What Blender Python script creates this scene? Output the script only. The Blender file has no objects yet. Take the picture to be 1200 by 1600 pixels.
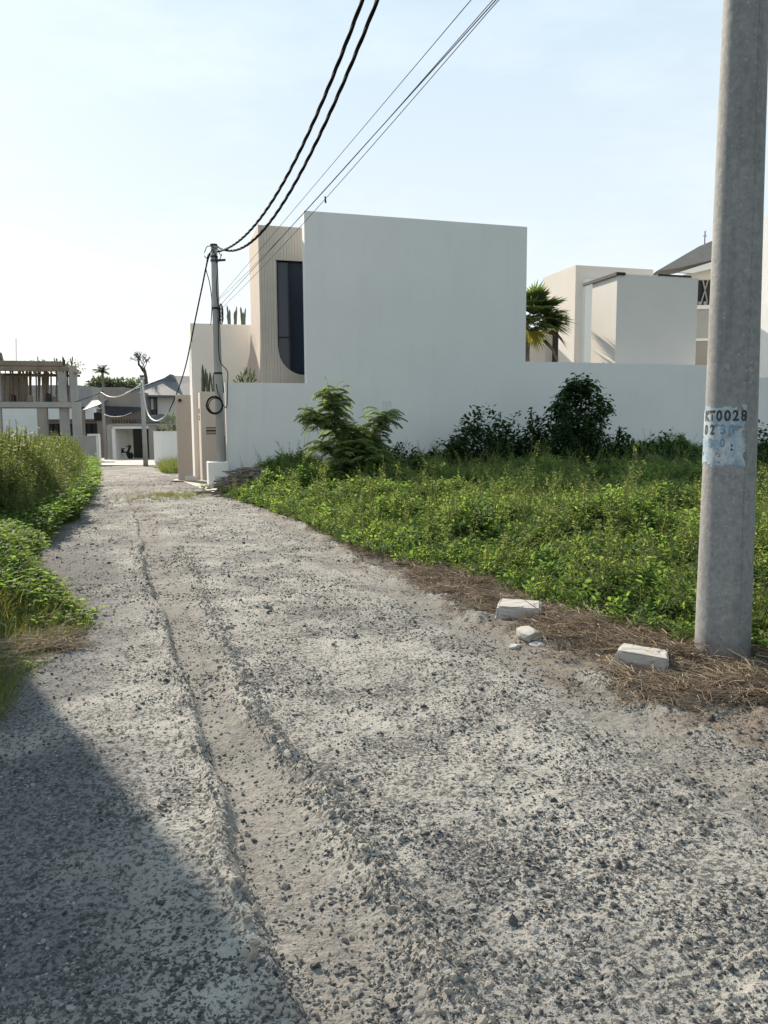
import bpy, bmesh, math, random
import numpy as np
from mathutils import Vector, Matrix, Euler, Quaternion
random.seed(7); RNG = np.random.default_rng(11)
PI = math.pi
SC = bpy.context.scene
COL = SC.collection
# ------------------------------------------------------------------ camera, sky, sun, exposure
EYE = 1.5; PITCH = math.radians(6.28); ROLL = math.radians(-0.35); F = 1200.0
cam_d = bpy.data.cameras.new('camera'); cam = bpy.data.objects.new('camera', cam_d); COL.objects.link(cam)
cam_d.sensor_fit = 'HORIZONTAL'; cam_d.sensor_width = 36.0; cam_d.lens = 36.0
cam_d.clip_start = 0.05; cam_d.clip_end = 3000
CAMROT = (Matrix.Rotation(PI/2-PITCH, 3, 'X') @ Matrix.Rotation(ROLL, 3, 'Z'))
cam.matrix_world = Matrix.Translation((0, 0, EYE)) @ CAMROT.to_4x4()
SC.camera = cam
SUN_AZ = math.radians(31.0)      # to the left of straight ahead
SUN_EL = math.radians(29.0)
SUNV = Vector((-math.sin(SUN_AZ)*math.cos(SUN_EL), math.cos(SUN_AZ)*math.cos(SUN_EL), math.sin(SUN_EL)))
world = bpy.data.worlds.new('World'); SC.world = world; world.use_nodes = True
wn = world.node_tree.nodes; wl = world.node_tree.links
bg = wn['Background']; sky = wn.new('ShaderNodeTexSky'); sky.sky_type = 'NISHITA'; sky.sun_disc = False
sky.sun_elevation = SUN_EL; sky.sun_rotation = -SUN_AZ
sky.air_density = 1.0; sky.dust_density = 0.6; sky.ozone_density = 1.5; sky.altitude = 0
smix = wn.new('ShaderNodeMix'); smix.data_type = 'RGBA'; smix.inputs[0].default_value = 0.90       # a bright even humid haze over the clear sky
hz_g = wn.new('ShaderNodeTexCoord'); hz_d = wn.new('ShaderNodeVectorMath'); hz_d.operation = 'DOT_PRODUCT'; hz_d.inputs[1].default_value = SUNV
hz_r = wn.new('ShaderNodeMapRange'); hz_r.interpolation_type = 'SMOOTHSTEP'      # humid air scatters forward: brighter on the sun's half of the sky
hz_r.inputs['From Min'].default_value = -.9; hz_r.inputs['From Max'].default_value = .55; hz_r.inputs['To Min'].default_value = .72; hz_r.inputs['To Max'].default_value = 1.0
hz_c = wn.new('ShaderNodeVectorMath'); hz_c.operation = 'SCALE'; 
hz_s = wn.new('ShaderNodeSeparateXYZ'); hz_h = wn.new('ShaderNodeMapRange'); hz_h.inputs['From Min'].default_value = .0; hz_h.inputs['From Max'].default_value = .62
hz_m = wn.new('ShaderNodeMix'); hz_m.data_type = 'RGBA'; hz_m.inputs[6].default_value = (6.3, 6.45, 6.35, 1); hz_m.inputs[7].default_value = (3.75, 5.0, 5.95, 1)
wl.new(hz_g.outputs['Generated'], hz_s.inputs[0]); wl.new(hz_s.outputs[2], hz_h.inputs['Value']); wl.new(hz_h.outputs[0], hz_m.inputs[0]); wl.new(hz_m.outputs[2], hz_c.inputs[0])
wl.new(hz_g.outputs['Generated'], hz_d.inputs[0]); wl.new(hz_d.outputs['Value'], hz_r.inputs['Value']); wl.new(hz_r.outputs[0], hz_c.inputs['Scale']); wl.new(hz_c.outputs[0], smix.inputs[7])
wtc = wn.new('ShaderNodeTexCoord'); wmp = wn.new('ShaderNodeMapping'); wmp.inputs['Scale'].default_value = (1.6, 1.6, 5.5); wmp.inputs['Rotation'].default_value = (.15, .1, .3)
wno = wn.new('ShaderNodeTexNoise'); wno.inputs['Scale'].default_value = 1.7; wno.inputs['Detail'].default_value = 7; wno.inputs['Roughness'].default_value = .62
wrp = wn.new('ShaderNodeValToRGB'); wrp.color_ramp.elements[0].position = .48; wrp.color_ramp.elements[1].position = .78
wrp.color_ramp.elements[1].color = (.22, .22, .22, 1)
wcl = wn.new('ShaderNodeMix'); wcl.data_type = 'RGBA'; wcl.inputs[7].default_value = (8.6, 8.9, 9.0, 1)      # faint high cloud
wl.new(wtc.outputs['Generated'], wmp.inputs[0]); wl.new(wmp.outputs[0], wno.inputs['Vector']); wl.new(wno.outputs['Fac'], wrp.inputs[0]); wl.new(wrp.outputs[0], wcl.inputs[0])
wl.new(sky.outputs[0], smix.inputs[6]); wl.new(smix.outputs[2], wcl.inputs[6]); wl.new(wcl.outputs[2], bg.inputs[0]); bg.inputs[1].default_value = 0.10
sun_d = bpy.data.lights.new('sun', 'SUN'); sun_d.energy = 5.0; sun_d.angle = math.radians(0.6); sun_d.color = (1.0, 0.88, 0.72)
sun = bpy.data.objects.new('sun', sun_d); COL.objects.link(sun)
sun.rotation_euler = (-SUNV).to_track_quat('-Z', 'Y').to_euler(); sun.location = (-20, 30, 30)
SC.view_settings.view_transform = 'Standard'; SC.view_settings.look = 'None'; SC.view_settings.gamma = 1
SC.view_settings.exposure = 0.70
SC.view_settings.use_curve_mapping = False
SC.cycles.use_denoising = True
SC.cycles.max_bounces = 8; SC.cycles.transparent_max_bounces = 12
# ------------------------------------------------------------------ measuring from the solved camera
def ray(x, y):
    return (CAMROT @ Vector(((x-600)/F, -(y-800)/F, -1.0)))
def on_z(x, y, z=0.0):
    d = ray(x, y); t = (z-EYE)/d.z; return Vector((d.x*t, d.y*t, z))
def on_y(x, y, Y):
    d = ray(x, y); t = Y/d.y; return Vector((d.x*t, Y, EYE+d.z*t))
def ter(y): return -0.02*max(0.0, y-20.0)
def tern(y): return -0.02*np.maximum(0.0, y-20.0)
def on_t(x, y):
    d = ray(x, y); t = 1.0
    for k in range(60):
        z = ter(d.y*t); t2 = (z-EYE)/d.z; t = 0.5*t+0.5*t2
    return Vector((d.x*t, d.y*t, ter(d.y*t)))
HO = on_y(356, 757, 20.4); HO.z = 0.0
HANG = math.radians(16.2)
HU = Vector((math.cos(HANG), math.sin(HANG), 0)); HV = Vector((-math.sin(HANG), math.cos(HANG), 0))
def hp(x, y, v=0.0):            # photo point -> (u, z) on a plane of the villa's own grid
    d = ray(x, y); c = Vector((0, 0, EYE))
    t = (v-(c-HO).dot(HV))/d.dot(HV); p = c+d*t
    return (p-HO).dot(HU), p.z
def hw(u, v, z=0.0): return HO+HU*u+HV*v+Vector((0, 0, z))
# ------------------------------------------------------------------ noise
def _h(ix, iy, s):
    n = (ix.astype(np.int64)*374761393+iy.astype(np.int64)*668265263+s*1442695041) & 0xffffffff
    n = ((n ^ (n >> 13))*1274126177) & 0xffffffff
    n = (n ^ (n >> 16)) & 0xffffffff
    n = (n*2246822519) & 0xffffffff; n = n ^ (n >> 15)
    return (n & 0xffff)/65535.0
def vn(x, y, s=0):
    x = np.asarray(x, float); y = np.asarray(y, float)
    ix = np.floor(x); iy = np.floor(y); fx = x-ix; fy = y-iy
    fx = fx*fx*fx*(fx*(fx*6-15)+10); fy = fy*fy*fy*(fy*(fy*6-15)+10)
    a = _h(ix, iy, s); b = _h(ix+1, iy, s); c = _h(ix, iy+1, s); d = _h(ix+1, iy+1, s)
    return (a*(1-fx)+b*fx)*(1-fy)+(c*(1-fx)+d*fx)*fy
def fbm(x, y, o=4, s=0):
    r = 0; a = 0.5; t = 0
    for k in range(o):
        r = r+a*vn(x*2**k+k*17.3, y*2**k-k*9.1, s+k); t += a; a *= 0.5
    return r/t
def sst(a, b, x):
    t = np.clip((x-a)/(b-a), 0, 1); return t*t*(3-2*t)
# ------------------------------------------------------------------ mesh builder
class MB:
    def __init__(s): s.v = []; s.f = []
    def add(s, vs, fs):
        b = len(s.v); s.v += [tuple(q) for q in vs]; s.f += [tuple(i+b for i in f) for f in fs]
    def box(s, x0, x1, y0, y1, z0, z1, m=None):
        vs = [Vector((x, y, z)) for z in (z0, z1) for y in (y0, y1) for x in (x0, x1)]
        if m is not None: vs = [m @ q for q in vs]
        s.add(vs, [(0, 2, 3, 1), (4, 5, 7, 6), (0, 1, 5, 4), (2, 6, 7, 3), (0, 4, 6, 2), (1, 3, 7, 5)])
    def bar(s, p, q, w, h, up=Vector((0, 0, 1))):
        p = Vector(p); q = Vector(q); d = (q-p).normalized()
        a = d.cross(up)
        if a.length < 1e-4: a = d.cross(Vector((1, 0, 0)))
        a.normalize(); b = a.cross(d)
        vs = [c+a*(i*w/2)+b*(j*h/2) for c in (p, q) for j in (-1, 1) for i in (-1, 1)]
        s.add(vs, [(0, 2, 3, 1), (4, 5, 7, 6), (0, 1, 5, 4), (2, 6, 7, 3), (0, 4, 6, 2), (1, 3, 7, 5)])
    def prism(s, poly, y0, y1):           # poly in (x, z), extruded along y
        n = len(poly)
        s.add([(x, y0, z) for x, z in poly]+[(x, y1, z) for x, z in poly],
              [tuple(range(n)), tuple(range(2*n-1, n-1, -1))]+[(i, n+i, n+(i+1) % n, (i+1) % n) for i in range(n)])
    def slab(s, poly, z0, z1):            # poly in (x, y), extruded up; z may be lists
        n = len(poly)
        za = z0 if isinstance(z0, (list, tuple)) else [z0]*n; zb = z1 if isinstance(z1, (list, tuple)) else [z1]*n
        s.add([(p[0], p[1], a) for p, a in zip(poly, za)]+[(p[0], p[1], b) for p, b in zip(poly, zb)],
              [tuple(range(n-1, -1, -1)), tuple(range(n, 2*n))]+[(i, (i+1) % n, n+(i+1) % n, n+i) for i in range(n)])
    def tube(s, pts, r, n=6, cap=True):
        pts = [Vector(p) for p in pts]; m = len(pts); rs = r if isinstance(r, (list, tuple)) else [r]*m
        b = len(s.v); ref = None
        for i, p in enumerate(pts):
            d = (pts[min(i+1, m-1)]-pts[max(i-1, 0)])
            d = d.normalized() if d.length > 1e-9 else Vector((0, 0, 1))
            if ref is None: ref = Vector((1, 0, 0)) if abs(d.x) < .8 else Vector((0, 1, 0))
            a = (ref-d*ref.dot(d)).normalized(); ref = a; c = d.cross(a)
            for k in range(n):
                t = 2*PI*k/n; s.v.append(tuple(p+a*(math.cos(t)*rs[i])+c*(math.sin(t)*rs[i])))
        for i in range(m-1):
            for k in range(n):
                s.f.append((b+i*n+k, b+i*n+(k+1) % n, b+(i+1)*n+(k+1) % n, b+(i+1)*n+k))
        if cap: s.f.append(tuple(b+n-1-k for k in range(n))); s.f.append(tuple(b+(m-1)*n+k for k in range(n)))
    def lathe(s, prof, n=24, c=(0, 0)):   # prof: (r, z)
        b = len(s.v)
        for r, z in prof:
            for k in range(n): s.v.append((c[0]+r*math.cos(2*PI*k/n), c[1]+r*math.sin(2*PI*k/n), z))
        for i in range(len(prof)-1):
            for k in range(n): s.f.append((b+i*n+k, b+i*n+(k+1) % n, b+(i+1)*n+(k+1) % n, b+(i+1)*n+k))
        s.f.append(tuple(b+n-1-k for k in range(n))); s.f.append(tuple(b+(len(prof)-1)*n+k for k in range(n)))
    def leaf(s, p, d, nrm, L, W, bend=.2, fold=.12):   # a bent pointed leaf, 6 triangles
        d = d.normalized(); a = d.cross(nrm)
        if a.length < 1e-4: a = d.cross(Vector((.3, .5, .8)))
        a.normalize(); n = a.cross(d)
        m1 = p+d*(L*.4)-n*(bend*L*.08); tip = p+d*(L*.96)-n*(bend*L*.5); m2 = p+d*(L*.72)-n*(bend*L*.25)
        up = n*(fold*W)
        s.add([p, m1+a*(W*.5)+up, m1, m1-a*(W*.5)+up, m2+a*(W*.36)+up, m2, m2-a*(W*.36)+up, tip],
              [(0, 2, 1), (0, 3, 2), (1, 2, 5, 4), (2, 3, 6, 5), (4, 5, 7), (5, 6, 7)])
    def blade(s, p, d, L, W, droop=.4, seg=3, side=None):
        d = d.normalized(); a = side or d.cross(Vector((random.uniform(-1, 1), random.uniform(-1, 1), .2)))
        a = a-d*a.dot(d)
        if a.length < 1e-4: a = Vector((1, 0, 0))
        a.normalize(); out = Vector((d.x, d.y, 0)); b = len(s.v)
        if out.length < 1e-3: out = Vector((random.uniform(-1, 1), random.uniform(-1, 1), 0))
        out.normalize()
        for i in range(seg+1):
            t = i/seg; q = p+d*(L*t)+out*(droop*L*t*t*.6)-Vector((0, 0, 1))*(droop*L*t*t*.55)
            w = W*(1-t)**.7*.5
            if i < seg: s.v += [tuple(q+a*w), tuple(q-a*w)]
            else: s.v.append(tuple(q))
        for i in range(seg-1): s.f.append((b+2*i, b+2*i+1, b+2*i+3, b+2*i+2))
        s.f.append((b+2*seg-2, b+2*seg-1, b+2*seg))
    def mesh(s, name, m, smooth=False):
        me = bpy.data.meshes.new(name); me.from_pydata(s.v, [], s.f); me.validate(); me.update()
        if m: me.materials.append(m)
        if smooth: me.polygons.foreach_set('use_smooth', [True]*len(me.polygons))
        return me
    def build(s, name, m, parent=None, smooth=False, bevel=0.0, link=True):
        me = s.mesh(name, m, smooth)
        if bevel:
            bm = bmesh.new(); bm.from_mesh(me)
            bmesh.ops.bevel(bm, geom=[e for e in bm.edges if len(e.link_faces) == 2 and e.calc_face_angle(0) > .6], offset=bevel, segments=2, affect='EDGES', profile=.5)
            bm.to_mesh(me); bm.free()
        o = bpy.data.objects.new(name, me)
        if link: COL.objects.link(o)
        if parent: o.parent = parent
        return o
def tag(o, label, cat, group=None, kind=None):
    if label: o['label'] = label
    if cat: o['category'] = cat
    if group: o['group'] = group
    if kind: o['kind'] = kind
    return o
def thing(name, label, cat, loc=(0, 0, 0), rz=0.0, group=None):
    o = bpy.data.objects.new(name, None); COL.objects.link(o); o.location = loc; o.rotation_euler = (0, 0, rz)
    o.empty_display_size = .2
    return tag(o, label, cat, group)
def dup(root, loc, rz=None, label=None, scale=None):
    r = root.copy(); COL.objects.link(r); r.location = loc
    if rz is not None: r.rotation_euler = (0, 0, rz)
    if label: r['label'] = label
    if scale: r.scale = (scale,)*3 if not isinstance(scale, tuple) else scale
    for ch in list(root.children):
        c = ch.copy(); COL.objects.link(c); c.parent = r
        for g in ch.children:
            e = g.copy(); COL.objects.link(e); e.parent = c
    return r
def structure(o): o['kind'] = 'structure'; return o
# ------------------------------------------------------------------ materials
class NT:
    def __init__(s, name):
        s.m = bpy.data.materials.new(name); s.m.use_nodes = True; s.t = s.m.node_tree; s.n = s.t.nodes; s.l = s.t.links
        s.b = s.n['Principled BSDF']; s.out = s.n['Material Output']
    def new(s, t, **kw):
        n = s.n.new(t)
        for k, v in kw.items(): setattr(n, k, v)
        return n
    def link(s, a, b): s.l.new(a, b)
    def coord(s, which='Object'):
        if not hasattr(s, '_c'): s._c = s.new('ShaderNodeTexCoord')
        return s._c.outputs[which]
    def noise(s, scale, detail=4, rough=.6, vec=None, dist=0.0):
        n = s.new('ShaderNodeTexNoise'); n.inputs['Scale'].default_value = scale; n.inputs['Detail'].default_value = detail
        n.inputs['Roughness'].default_value = rough; n.inputs['Distortion'].default_value = dist
        s.link(vec or s.coord(), n.inputs['Vector']); return n.outputs['Fac']
    def voro(s, scale, vec=None, feature='F1', rand=1.0, out='Distance'):
        n = s.new('ShaderNodeTexVoronoi', feature=feature); n.inputs['Scale'].default_value = scale; n.inputs['Randomness'].default_value = rand
        s.link(vec or s.coord(), n.inputs['Vector']); return n.outputs[out]
    def ramp(s, fac, a, b, ca=(0, 0, 0, 1), cb=(1, 1, 1, 1), mode='LINEAR'):
        r = s.new('ShaderNodeValToRGB'); r.color_ramp.interpolation = mode
        r.color_ramp.elements[0].position = a; r.color_ramp.elements[1].position = b
        r.color_ramp.elements[0].color = ca; r.color_ramp.elements[1].color = cb
        s.link(fac, r.inputs[0]); return r.outputs[0]
    def mix(s, fac, a, b, blend='MIX'):
        m = s.new('ShaderNodeMix', data_type='RGBA', blend_type=blend)
        for sock, v in ((m.inputs[0], fac), (m.inputs[6], a), (m.inputs[7], b)):
            if isinstance(v, (int, float)): sock.default_value = v
            elif isinstance(v, tuple): sock.default_value = v if len(v) == 4 else v+(1,)
            else: s.link(v, sock)
        return m.outputs[2]
    def math(s, op, a, b=None):
        m = s.new('ShaderNodeMath', operation=op)
        for sock, v in ((m.inputs[0], a), (m.inputs[1], b)):
            if v is None: continue
            if isinstance(v, (int, float)): sock.default_value = v
            else: s.link(v, sock)
        return m.outputs[0]
    def map(s, scale=(1, 1, 1), loc=(0, 0, 0), rot=(0, 0, 0)):
        m = s.new('ShaderNodeMapping'); m.inputs['Scale'].default_value = scale; m.inputs['Location'].default_value = loc; m.inputs['Rotation'].default_value = rot
        s.link(s.coord(), m.inputs['Vector']); return m.outputs[0]
    def attr(s, name):
        a = s.new('ShaderNodeAttribute'); a.attribute_name = name; return a.outputs['Fac']
    def bump(s, h, strength, dist=.02, prev=None):
        b = s.new('ShaderNodeBump'); b.inputs['Strength'].default_value = strength; b.inputs['Distance'].default_value = dist
        s.link(h, b.inputs['Height'])
        if prev is not None: s.link(prev, b.inputs['Normal'])
        return b.outputs[0]
    def done(s, color, rough=.8, normal=None, spec=.3, metal=0.0):
        if isinstance(color, tuple): s.b.inputs['Base Color'].default_value = color if len(color) == 4 else color+(1,)
        else: s.link(color, s.b.inputs['Base Color'])
        if isinstance(rough, (int, float)): s.b.inputs['Roughness'].default_value = rough
        else: s.link(rough, s.b.inputs['Roughness'])
        s.b.inputs['Specular IOR Level'].default_value = spec; s.b.inputs['Metallic'].default_value = metal
        if normal is not None: s.link(normal, s.b.inputs['Normal'])
        return s.m
def c4(c): return tuple(c)+(1,)
def plaster(name, col, var=.88, streak=.5, dirt=(.30, .29, .26), rough=.85, bump=.15):
    t = NT(name)
    big = t.noise(.55, 5, .6); fine = t.noise(14, 4, .6)
    st = t.noise(1.0, 5, .65, t.map((3.2, 3.2, .25)))
    c = t.mix(t.ramp(big, .35, .7), c4(col), c4(tuple(x*var for x in col)))
    c = t.mix(t.math('MULTIPLY', t.ramp(st, .55, .8), streak*.35), c, c4(dirt))
    c = t.mix(t.math('MULTIPLY', t.ramp(fine, .45, .75), .08), c, c4(dirt))
    return t.done(c, rough, t.bump(t.noise(60, 4, .6), bump, .006, t.bump(t.noise(1.3, 3), .12, .03)))
def simple(name, col, col2=None, scale=8, rough=.7, bump=0.0, bscale=40, metal=0.0, spec=.3):
    t = NT(name); col2 = col2 or tuple(x*.75 for x in col)
    c = t.mix(t.ramp(t.noise(scale, 5, .65), .35, .68), c4(col), c4(col2))
    return t.done(c, rough, t.bump(t.noise(bscale, 4), bump, .01) if bump else None, spec, metal)
def foliage(name, a, b, trans=.45, tcol=None, rough=.62, dry=None):
    t = NT(name); oi = t.new('ShaderNodeObjectInfo')
    n = t.noise(9, 3, .6)
    f = t.math('ADD', t.math('MULTIPLY', oi.outputs['Random'], .55), t.math('MULTIPLY', t.ramp(n, .3, .7), .45))
    c = t.mix(f, c4(a), c4(b))
    if dry: c = t.mix(t.ramp(t.noise(23, 2, .5), .66, .72), c, c4(dry))
    t.done(c, rough, None, .18)
    tr = t.new('ShaderNodeBsdfTranslucent'); ms = t.new('ShaderNodeMixShader'); ms.inputs[0].default_value = trans
    tc = tcol or (1.5, 1.5, .75)
    t.link(t.mix(1.0, c, c4(tc), 'MULTIPLY'), tr.inputs[0])
    t.link(t.b.outputs[0], ms.inputs[1]); t.link(tr.outputs[0], ms.inputs[2]); t.link(ms.outputs[0], t.out.inputs[0])
    return t.m
M = {}
M['white'] = plaster('white_render', (.80, .80, .775), .94, .5, (.5, .5, .47))
M['white2'] = plaster('white_render_worn', (.78, .76, .72), .92, .6, (.42, .40, .36))
M['beige'] = plaster('beige_render', (.62, .54, .46), .93, .25, (.42, .36, .3))
M['cream'] = plaster('cream_render', (.72, .66, .60), .93, .3, (.42, .38, .34))
M['cream2'] = plaster('pale_cream_render', (.76, .72, .67), .93, .25, (.5, .46, .42))
M['pinkbeige'] = plaster('pink_beige_render', (.56, .47, .40), .93, .3, (.36, .3, .25))
M['batten'] = simple('ribbed_beige', (.60, .545, .485), (.54, .485, .425), 3, .8, .15)
M['concrete'] = plaster('raw_concrete', (.40, .39, .37), .78, .9, (.19, .18, .165), bump=.35)
M['concrete_d'] = plaster('raw_concrete_weathered', (.34, .31, .28), .75, .9, (.15, .13, .11), bump=.4)
M['apron'] = plaster('apron_concrete', (.52, .46, .40), .8, .6, (.3, .26, .22), bump=.3)
M['dark'] = simple('dark_metal_and_shade', (.022, .024, .028), None, 6, .5)  # metal parts; also the painted shade in the garage and gable roof
M['roof'] = simple('grey_roof', (.15, .155, .165), (.11, .113, .12), 5, .65, .2)
M['roof_l'] = simple('pale_metal_roof', (.36, .36, .35), (.28, .28, .27), 2, .55)
M['roof_m'] = simple('mid_grey_roof', (.27, .27, .272), (.22, .22, .222), 2, .7)
M['brown'] = plaster('brown_render', (.33, .295, .265), .85, .5, (.15, .13, .12))
M['brick'] = simple('red_brick_far', (.28, .15, .10), (.19, .10, .075), 3, .9)
M['wood'] = simple('bamboo_wood', (.20, .16, .115), (.12, .095, .07), 6, .8)
M['plywood'] = simple('formwork_plywood', (.30, .235, .18), (.20, .15, .115), 1.5, .85)
M['black'] = simple('black_rubber', (.012, .012, .013), None, 8, .5)
M['cable'] = simple('black_cable', (.018, .019, .022), (.03, .03, .033), 30, .85, spec=.08)
M['wire'] = simple('grey_wire', (.11, .115, .13), None, 30, .85, spec=.08)
M['wire_w'] = simple('pale_cable', (.62, .6, .56), None, 3, .5)
M['tarp'] = simple('dark_shade_net', (.03, .033, .037), (.02, .022, .025), 2, .8)
M['bark'] = simple('bark', (.11, .085, .065), (.07, .055, .042), 12, .9, .5, 30)
M['bark_l'] = simple('pale_bark', (.22, .19, .165), (.14, .12, .1), 12, .9, .4, 20)
M['straw'] = foliage('dry_straw', (.37, .295, .22), (.20, .145, .105), .25, (1.2, 1.05, .8), .7)
M['straw_l'] = foliage('pale_straw', (.52, .43, .31), (.34, .26, .17), .25, (1.2, 1.05, .8), .7)
M['weed'] = foliage('weed_leaf', (.11, .172, .055), (.06, .115, .036), .58, (1.95, 1.9, 1.1), dry=(.2, .17, .06))
M['weed_b'] = foliage('bright_weed_leaf', (.155, .22, .075), (.095, .155, .05), .62, (2.0, 1.95, 1.1), dry=(.24, .22, .10))
M['grassblade'] = foliage('grass_blade', (.13, .155, .062), (.08, .115, .042), .5, (1.55, 1.5, .95))
M['tall'] = foliage('tall_weed_leaf', (.20, .225, .105), (.125, .165, .07), .58, (1.9, 1.85, 1.1), dry=(.30, .27, .15))
M['drygrass'] = foliage('yellowing_grass', (.30, .27, .11), (.17, .185, .06), .45, (1.4, 1.35, .8))
M['flower'] = foliage('pale_flower_head', (.55, .53, .45), (.42, .42, .33), .4, (1.1, 1.1, 1))
M['shrub'] = foliage('feathery_shrub_leaf', (.16, .20, .09), (.085, .135, .05), .6, (2.0, 2.0, 1.2))
M['darkleaf'] = foliage('dark_leaf', (.035, .075, .022), (.02, .048, .016), .3, (1.5, 1.5, .8))
M['bigleaf'] = foliage('broad_leaf', (.07, .13, .035), (.045, .09, .025), .35, (1.6, 1.6, .8))
M['palm'] = foliage('palm_leaf', (.12, .15, .065), (.07, .105, .042), .45, (1.7, 1.7, .9))
M['palm_y'] = foliage('yellow_palm_leaf', (.42, .38, .10), (.3, .3, .08), .35, (1.3, 1.25, .8))
M['palm_d'] = foliage('dry_palm_leaf', (.26, .2, .14), (.17, .13, .095), .25, (1.2, 1.1, .9))
M['farleaf'] = foliage('far_tree_leaf', (.15, .18, .11), (.10, .13, .08), .4, (1.4, 1.4, 1))  # distance haze lightened and greyed into the leaf colour
M['cactus'] = simple('cactus_skin', (.13, .14, .095), (.085, .10, .065), 9, .7)
M['stone'] = plaster('pale_stone', (.46, .43, .39), .85, .5, (.3, .27, .24), bump=.6)
M['ink'] = simple('stencil_ink', (.02, .02, .022), (.09, .09, .09), 55, .7)
M['ink_blue'] = simple('faded_blue_ink', (.09, .17, .28), (.28, .36, .42), 40, .7)
def glass_m(name, col=(.022, .034, .055), rough=.06):
    t = NT(name); return t.done(col, rough, None, .6)
M['glass'] = glass_m('dark_window_glass'); M['glass_l'] = glass_m('window_glass', (.10, .12, .13), .1)
def pole_mat():
    t = NT('spun_concrete')
    n1 = t.noise(22, 5, .7); n2 = t.noise(3.0, 4, .6, t.map((1, 1, .35))); n3 = t.voro(70)
    c = t.mix(t.ramp(n1, .38, .66), (.29, .292, .288), (.195, .20, .203))
    c = t.mix(t.math('MULTIPLY', t.ramp(n2, .45, .7), .38), c, (.12, .12, .118))
    c = t.mix(t.math('MULTIPLY', t.ramp(t.noise(45, 4, .7), .6, .7), .8), c, (.12, .12, .12))
    c = t.mix(t.math('MULTIPLY', t.ramp(t.noise(38, 3, .6), .62, .68), .6), c, (.40, .385, .36))
    z = t.new('ShaderNodeSeparateXYZ'); t.link(t.coord(), z.inputs[0])
    st = t.math('ADD', z.outputs[2], t.math('MULTIPLY', t.noise(9, 4, .6), .5))
    c = t.mix(t.ramp(st, .28, .5, (.7, .7, .7, 1), (0, 0, 0, 1)), c, (.13, .105, .085))
    dr = t.noise(1.0, 5, .7, t.map((13, 13, .35))); c = t.mix(t.math('MULTIPLY', t.ramp(dr, .58, .72), .45), c, (.10, .10, .10))
    return t.done(c, .82, t.bump(n1, .3, .01, t.bump(n3, .15, .004)))
M['pole'] = pole_mat()
def paint_mat():
    t = NT('worn_blue_paint'); z = t.new('ShaderNodeSeparateXYZ'); t.link(t.coord(), z.inputs[0])
    n = t.noise(14, 5, .7); n2 = t.noise(60, 4, .7); n3 = t.noise(7, 3, .6, t.map((2, 2, .8)))
    c = t.mix(t.ramp(n3, .36, .62), (.24, .37, .47), (.50, .54, .55))
    c = t.mix(t.ramp(n, .45, .7), c, (.15, .27, .38))
    c = t.mix(t.math('MULTIPLY', t.ramp(n2, .52, .62), .7), c, (.30, .31, .31))
    return t.done(c, .75, t.bump(n2, .2, .004))
M['paint'] = paint_mat()
def road_mat():
    t = NT('dusty_gravel')
    w = t.noise(2.2, 4, .6)
    pale = t.mix(t.ramp(t.noise(1.1, 5, .65), .3, .7), (.39, .368, .33), (.22, .21, .192))
    speck = t.noise(55, 3, .7); speck2 = t.noise(130, 2, .6)
    v = t.voro(48, None, 'F1', 1.0)
    vc = t.new('ShaderNodeTexVoronoi'); vc.inputs['Scale'].default_value = 36; t.link(t.coord(), vc.inputs['Vector'])
    grey = t.mix(t.ramp(speck2, .4, .65), (.05, .049, .048), (.135, .13, .122))  # dark stone specks, blackened further for their shaded sides
    m1 = t.ramp(t.math('ADD', speck, t.math('MULTIPLY', t.math('SUBTRACT', w, .5), .38)), .492, .548)
    m1 = t.math('MULTIPLY', m1, t.math('SUBTRACT', 1.0, t.math('MULTIPLY', t.attr('rut'), .4)))
    c = t.mix(t.math('MULTIPLY', m1, .95), pale, grey)
    c = t.mix(t.math('MULTIPLY', t.ramp(speck2, .58, .66), .35), c, (.2, .19, .175))
    mud = t.mix(t.ramp(t.noise(26, 5, .7), .35, .7), (.20, .18, .156), (.12, .108, .097))
    c = t.mix(t.math('MULTIPLY', t.attr('rut'), .68), c, mud)
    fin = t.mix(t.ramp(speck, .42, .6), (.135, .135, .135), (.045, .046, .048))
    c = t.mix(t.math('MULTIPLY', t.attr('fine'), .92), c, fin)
    soil = t.mix(t.ramp(t.noise(30, 5, .7), .35, .68), (.20, .165, .13), (.10, .08, .064))
    c = t.mix(t.attr('soil'), c, soil)
    b1 = t.bump(speck, .5, .02); b2 = t.bump(speck2, .35, .008, b1); b3 = t.bump(t.noise(14, 4, .65), .25, .02, b2)
    return t.done(c, .92, b3, .2)
M['road'] = road_mat()
def ground_mat():
    t = NT('soil_ground')
    c = t.mix(t.ramp(t.noise(1.5, 5, .65), .35, .65), (.085, .075, .05), (.055, .07, .03))
    c = t.mix(t.ramp(t.noise(20, 4, .65), .5, .7), c, (.14, .11, .075))
    return t.done(c, .95, t.bump(t.noise(8, 5), .6, .08), .2)
M['ground'] = ground_mat()
def pebble_mat(name, a, b, rough=.85):
    t = NT(name); oi = t.new('ShaderNodeObjectInfo')
    c = t.mix(oi.outputs['Random'], c4(a), c4(b))
    c = t.mix(t.math('MULTIPLY', t.ramp(t.noise(3, 3), .4, .65), .5), c, c4(tuple((x+.30)/2 for x in a)))
    return t.done(c, rough, t.bump(t.noise(6, 4), .4, .1), .3)
M['pebble_d'] = pebble_mat('dark_gravel', (.025, .025, .026), (.10, .096, .09))  # dark stones, darker still for the sides turned from the sun
M['clod'] = pebble_mat('dried_mud', (.36, .32, .265), (.27, .235, .195))
M['pebble_l'] = pebble_mat('dusty_gravel_stone', (.20, .19, .175), (.36, .34, .31))
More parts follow.
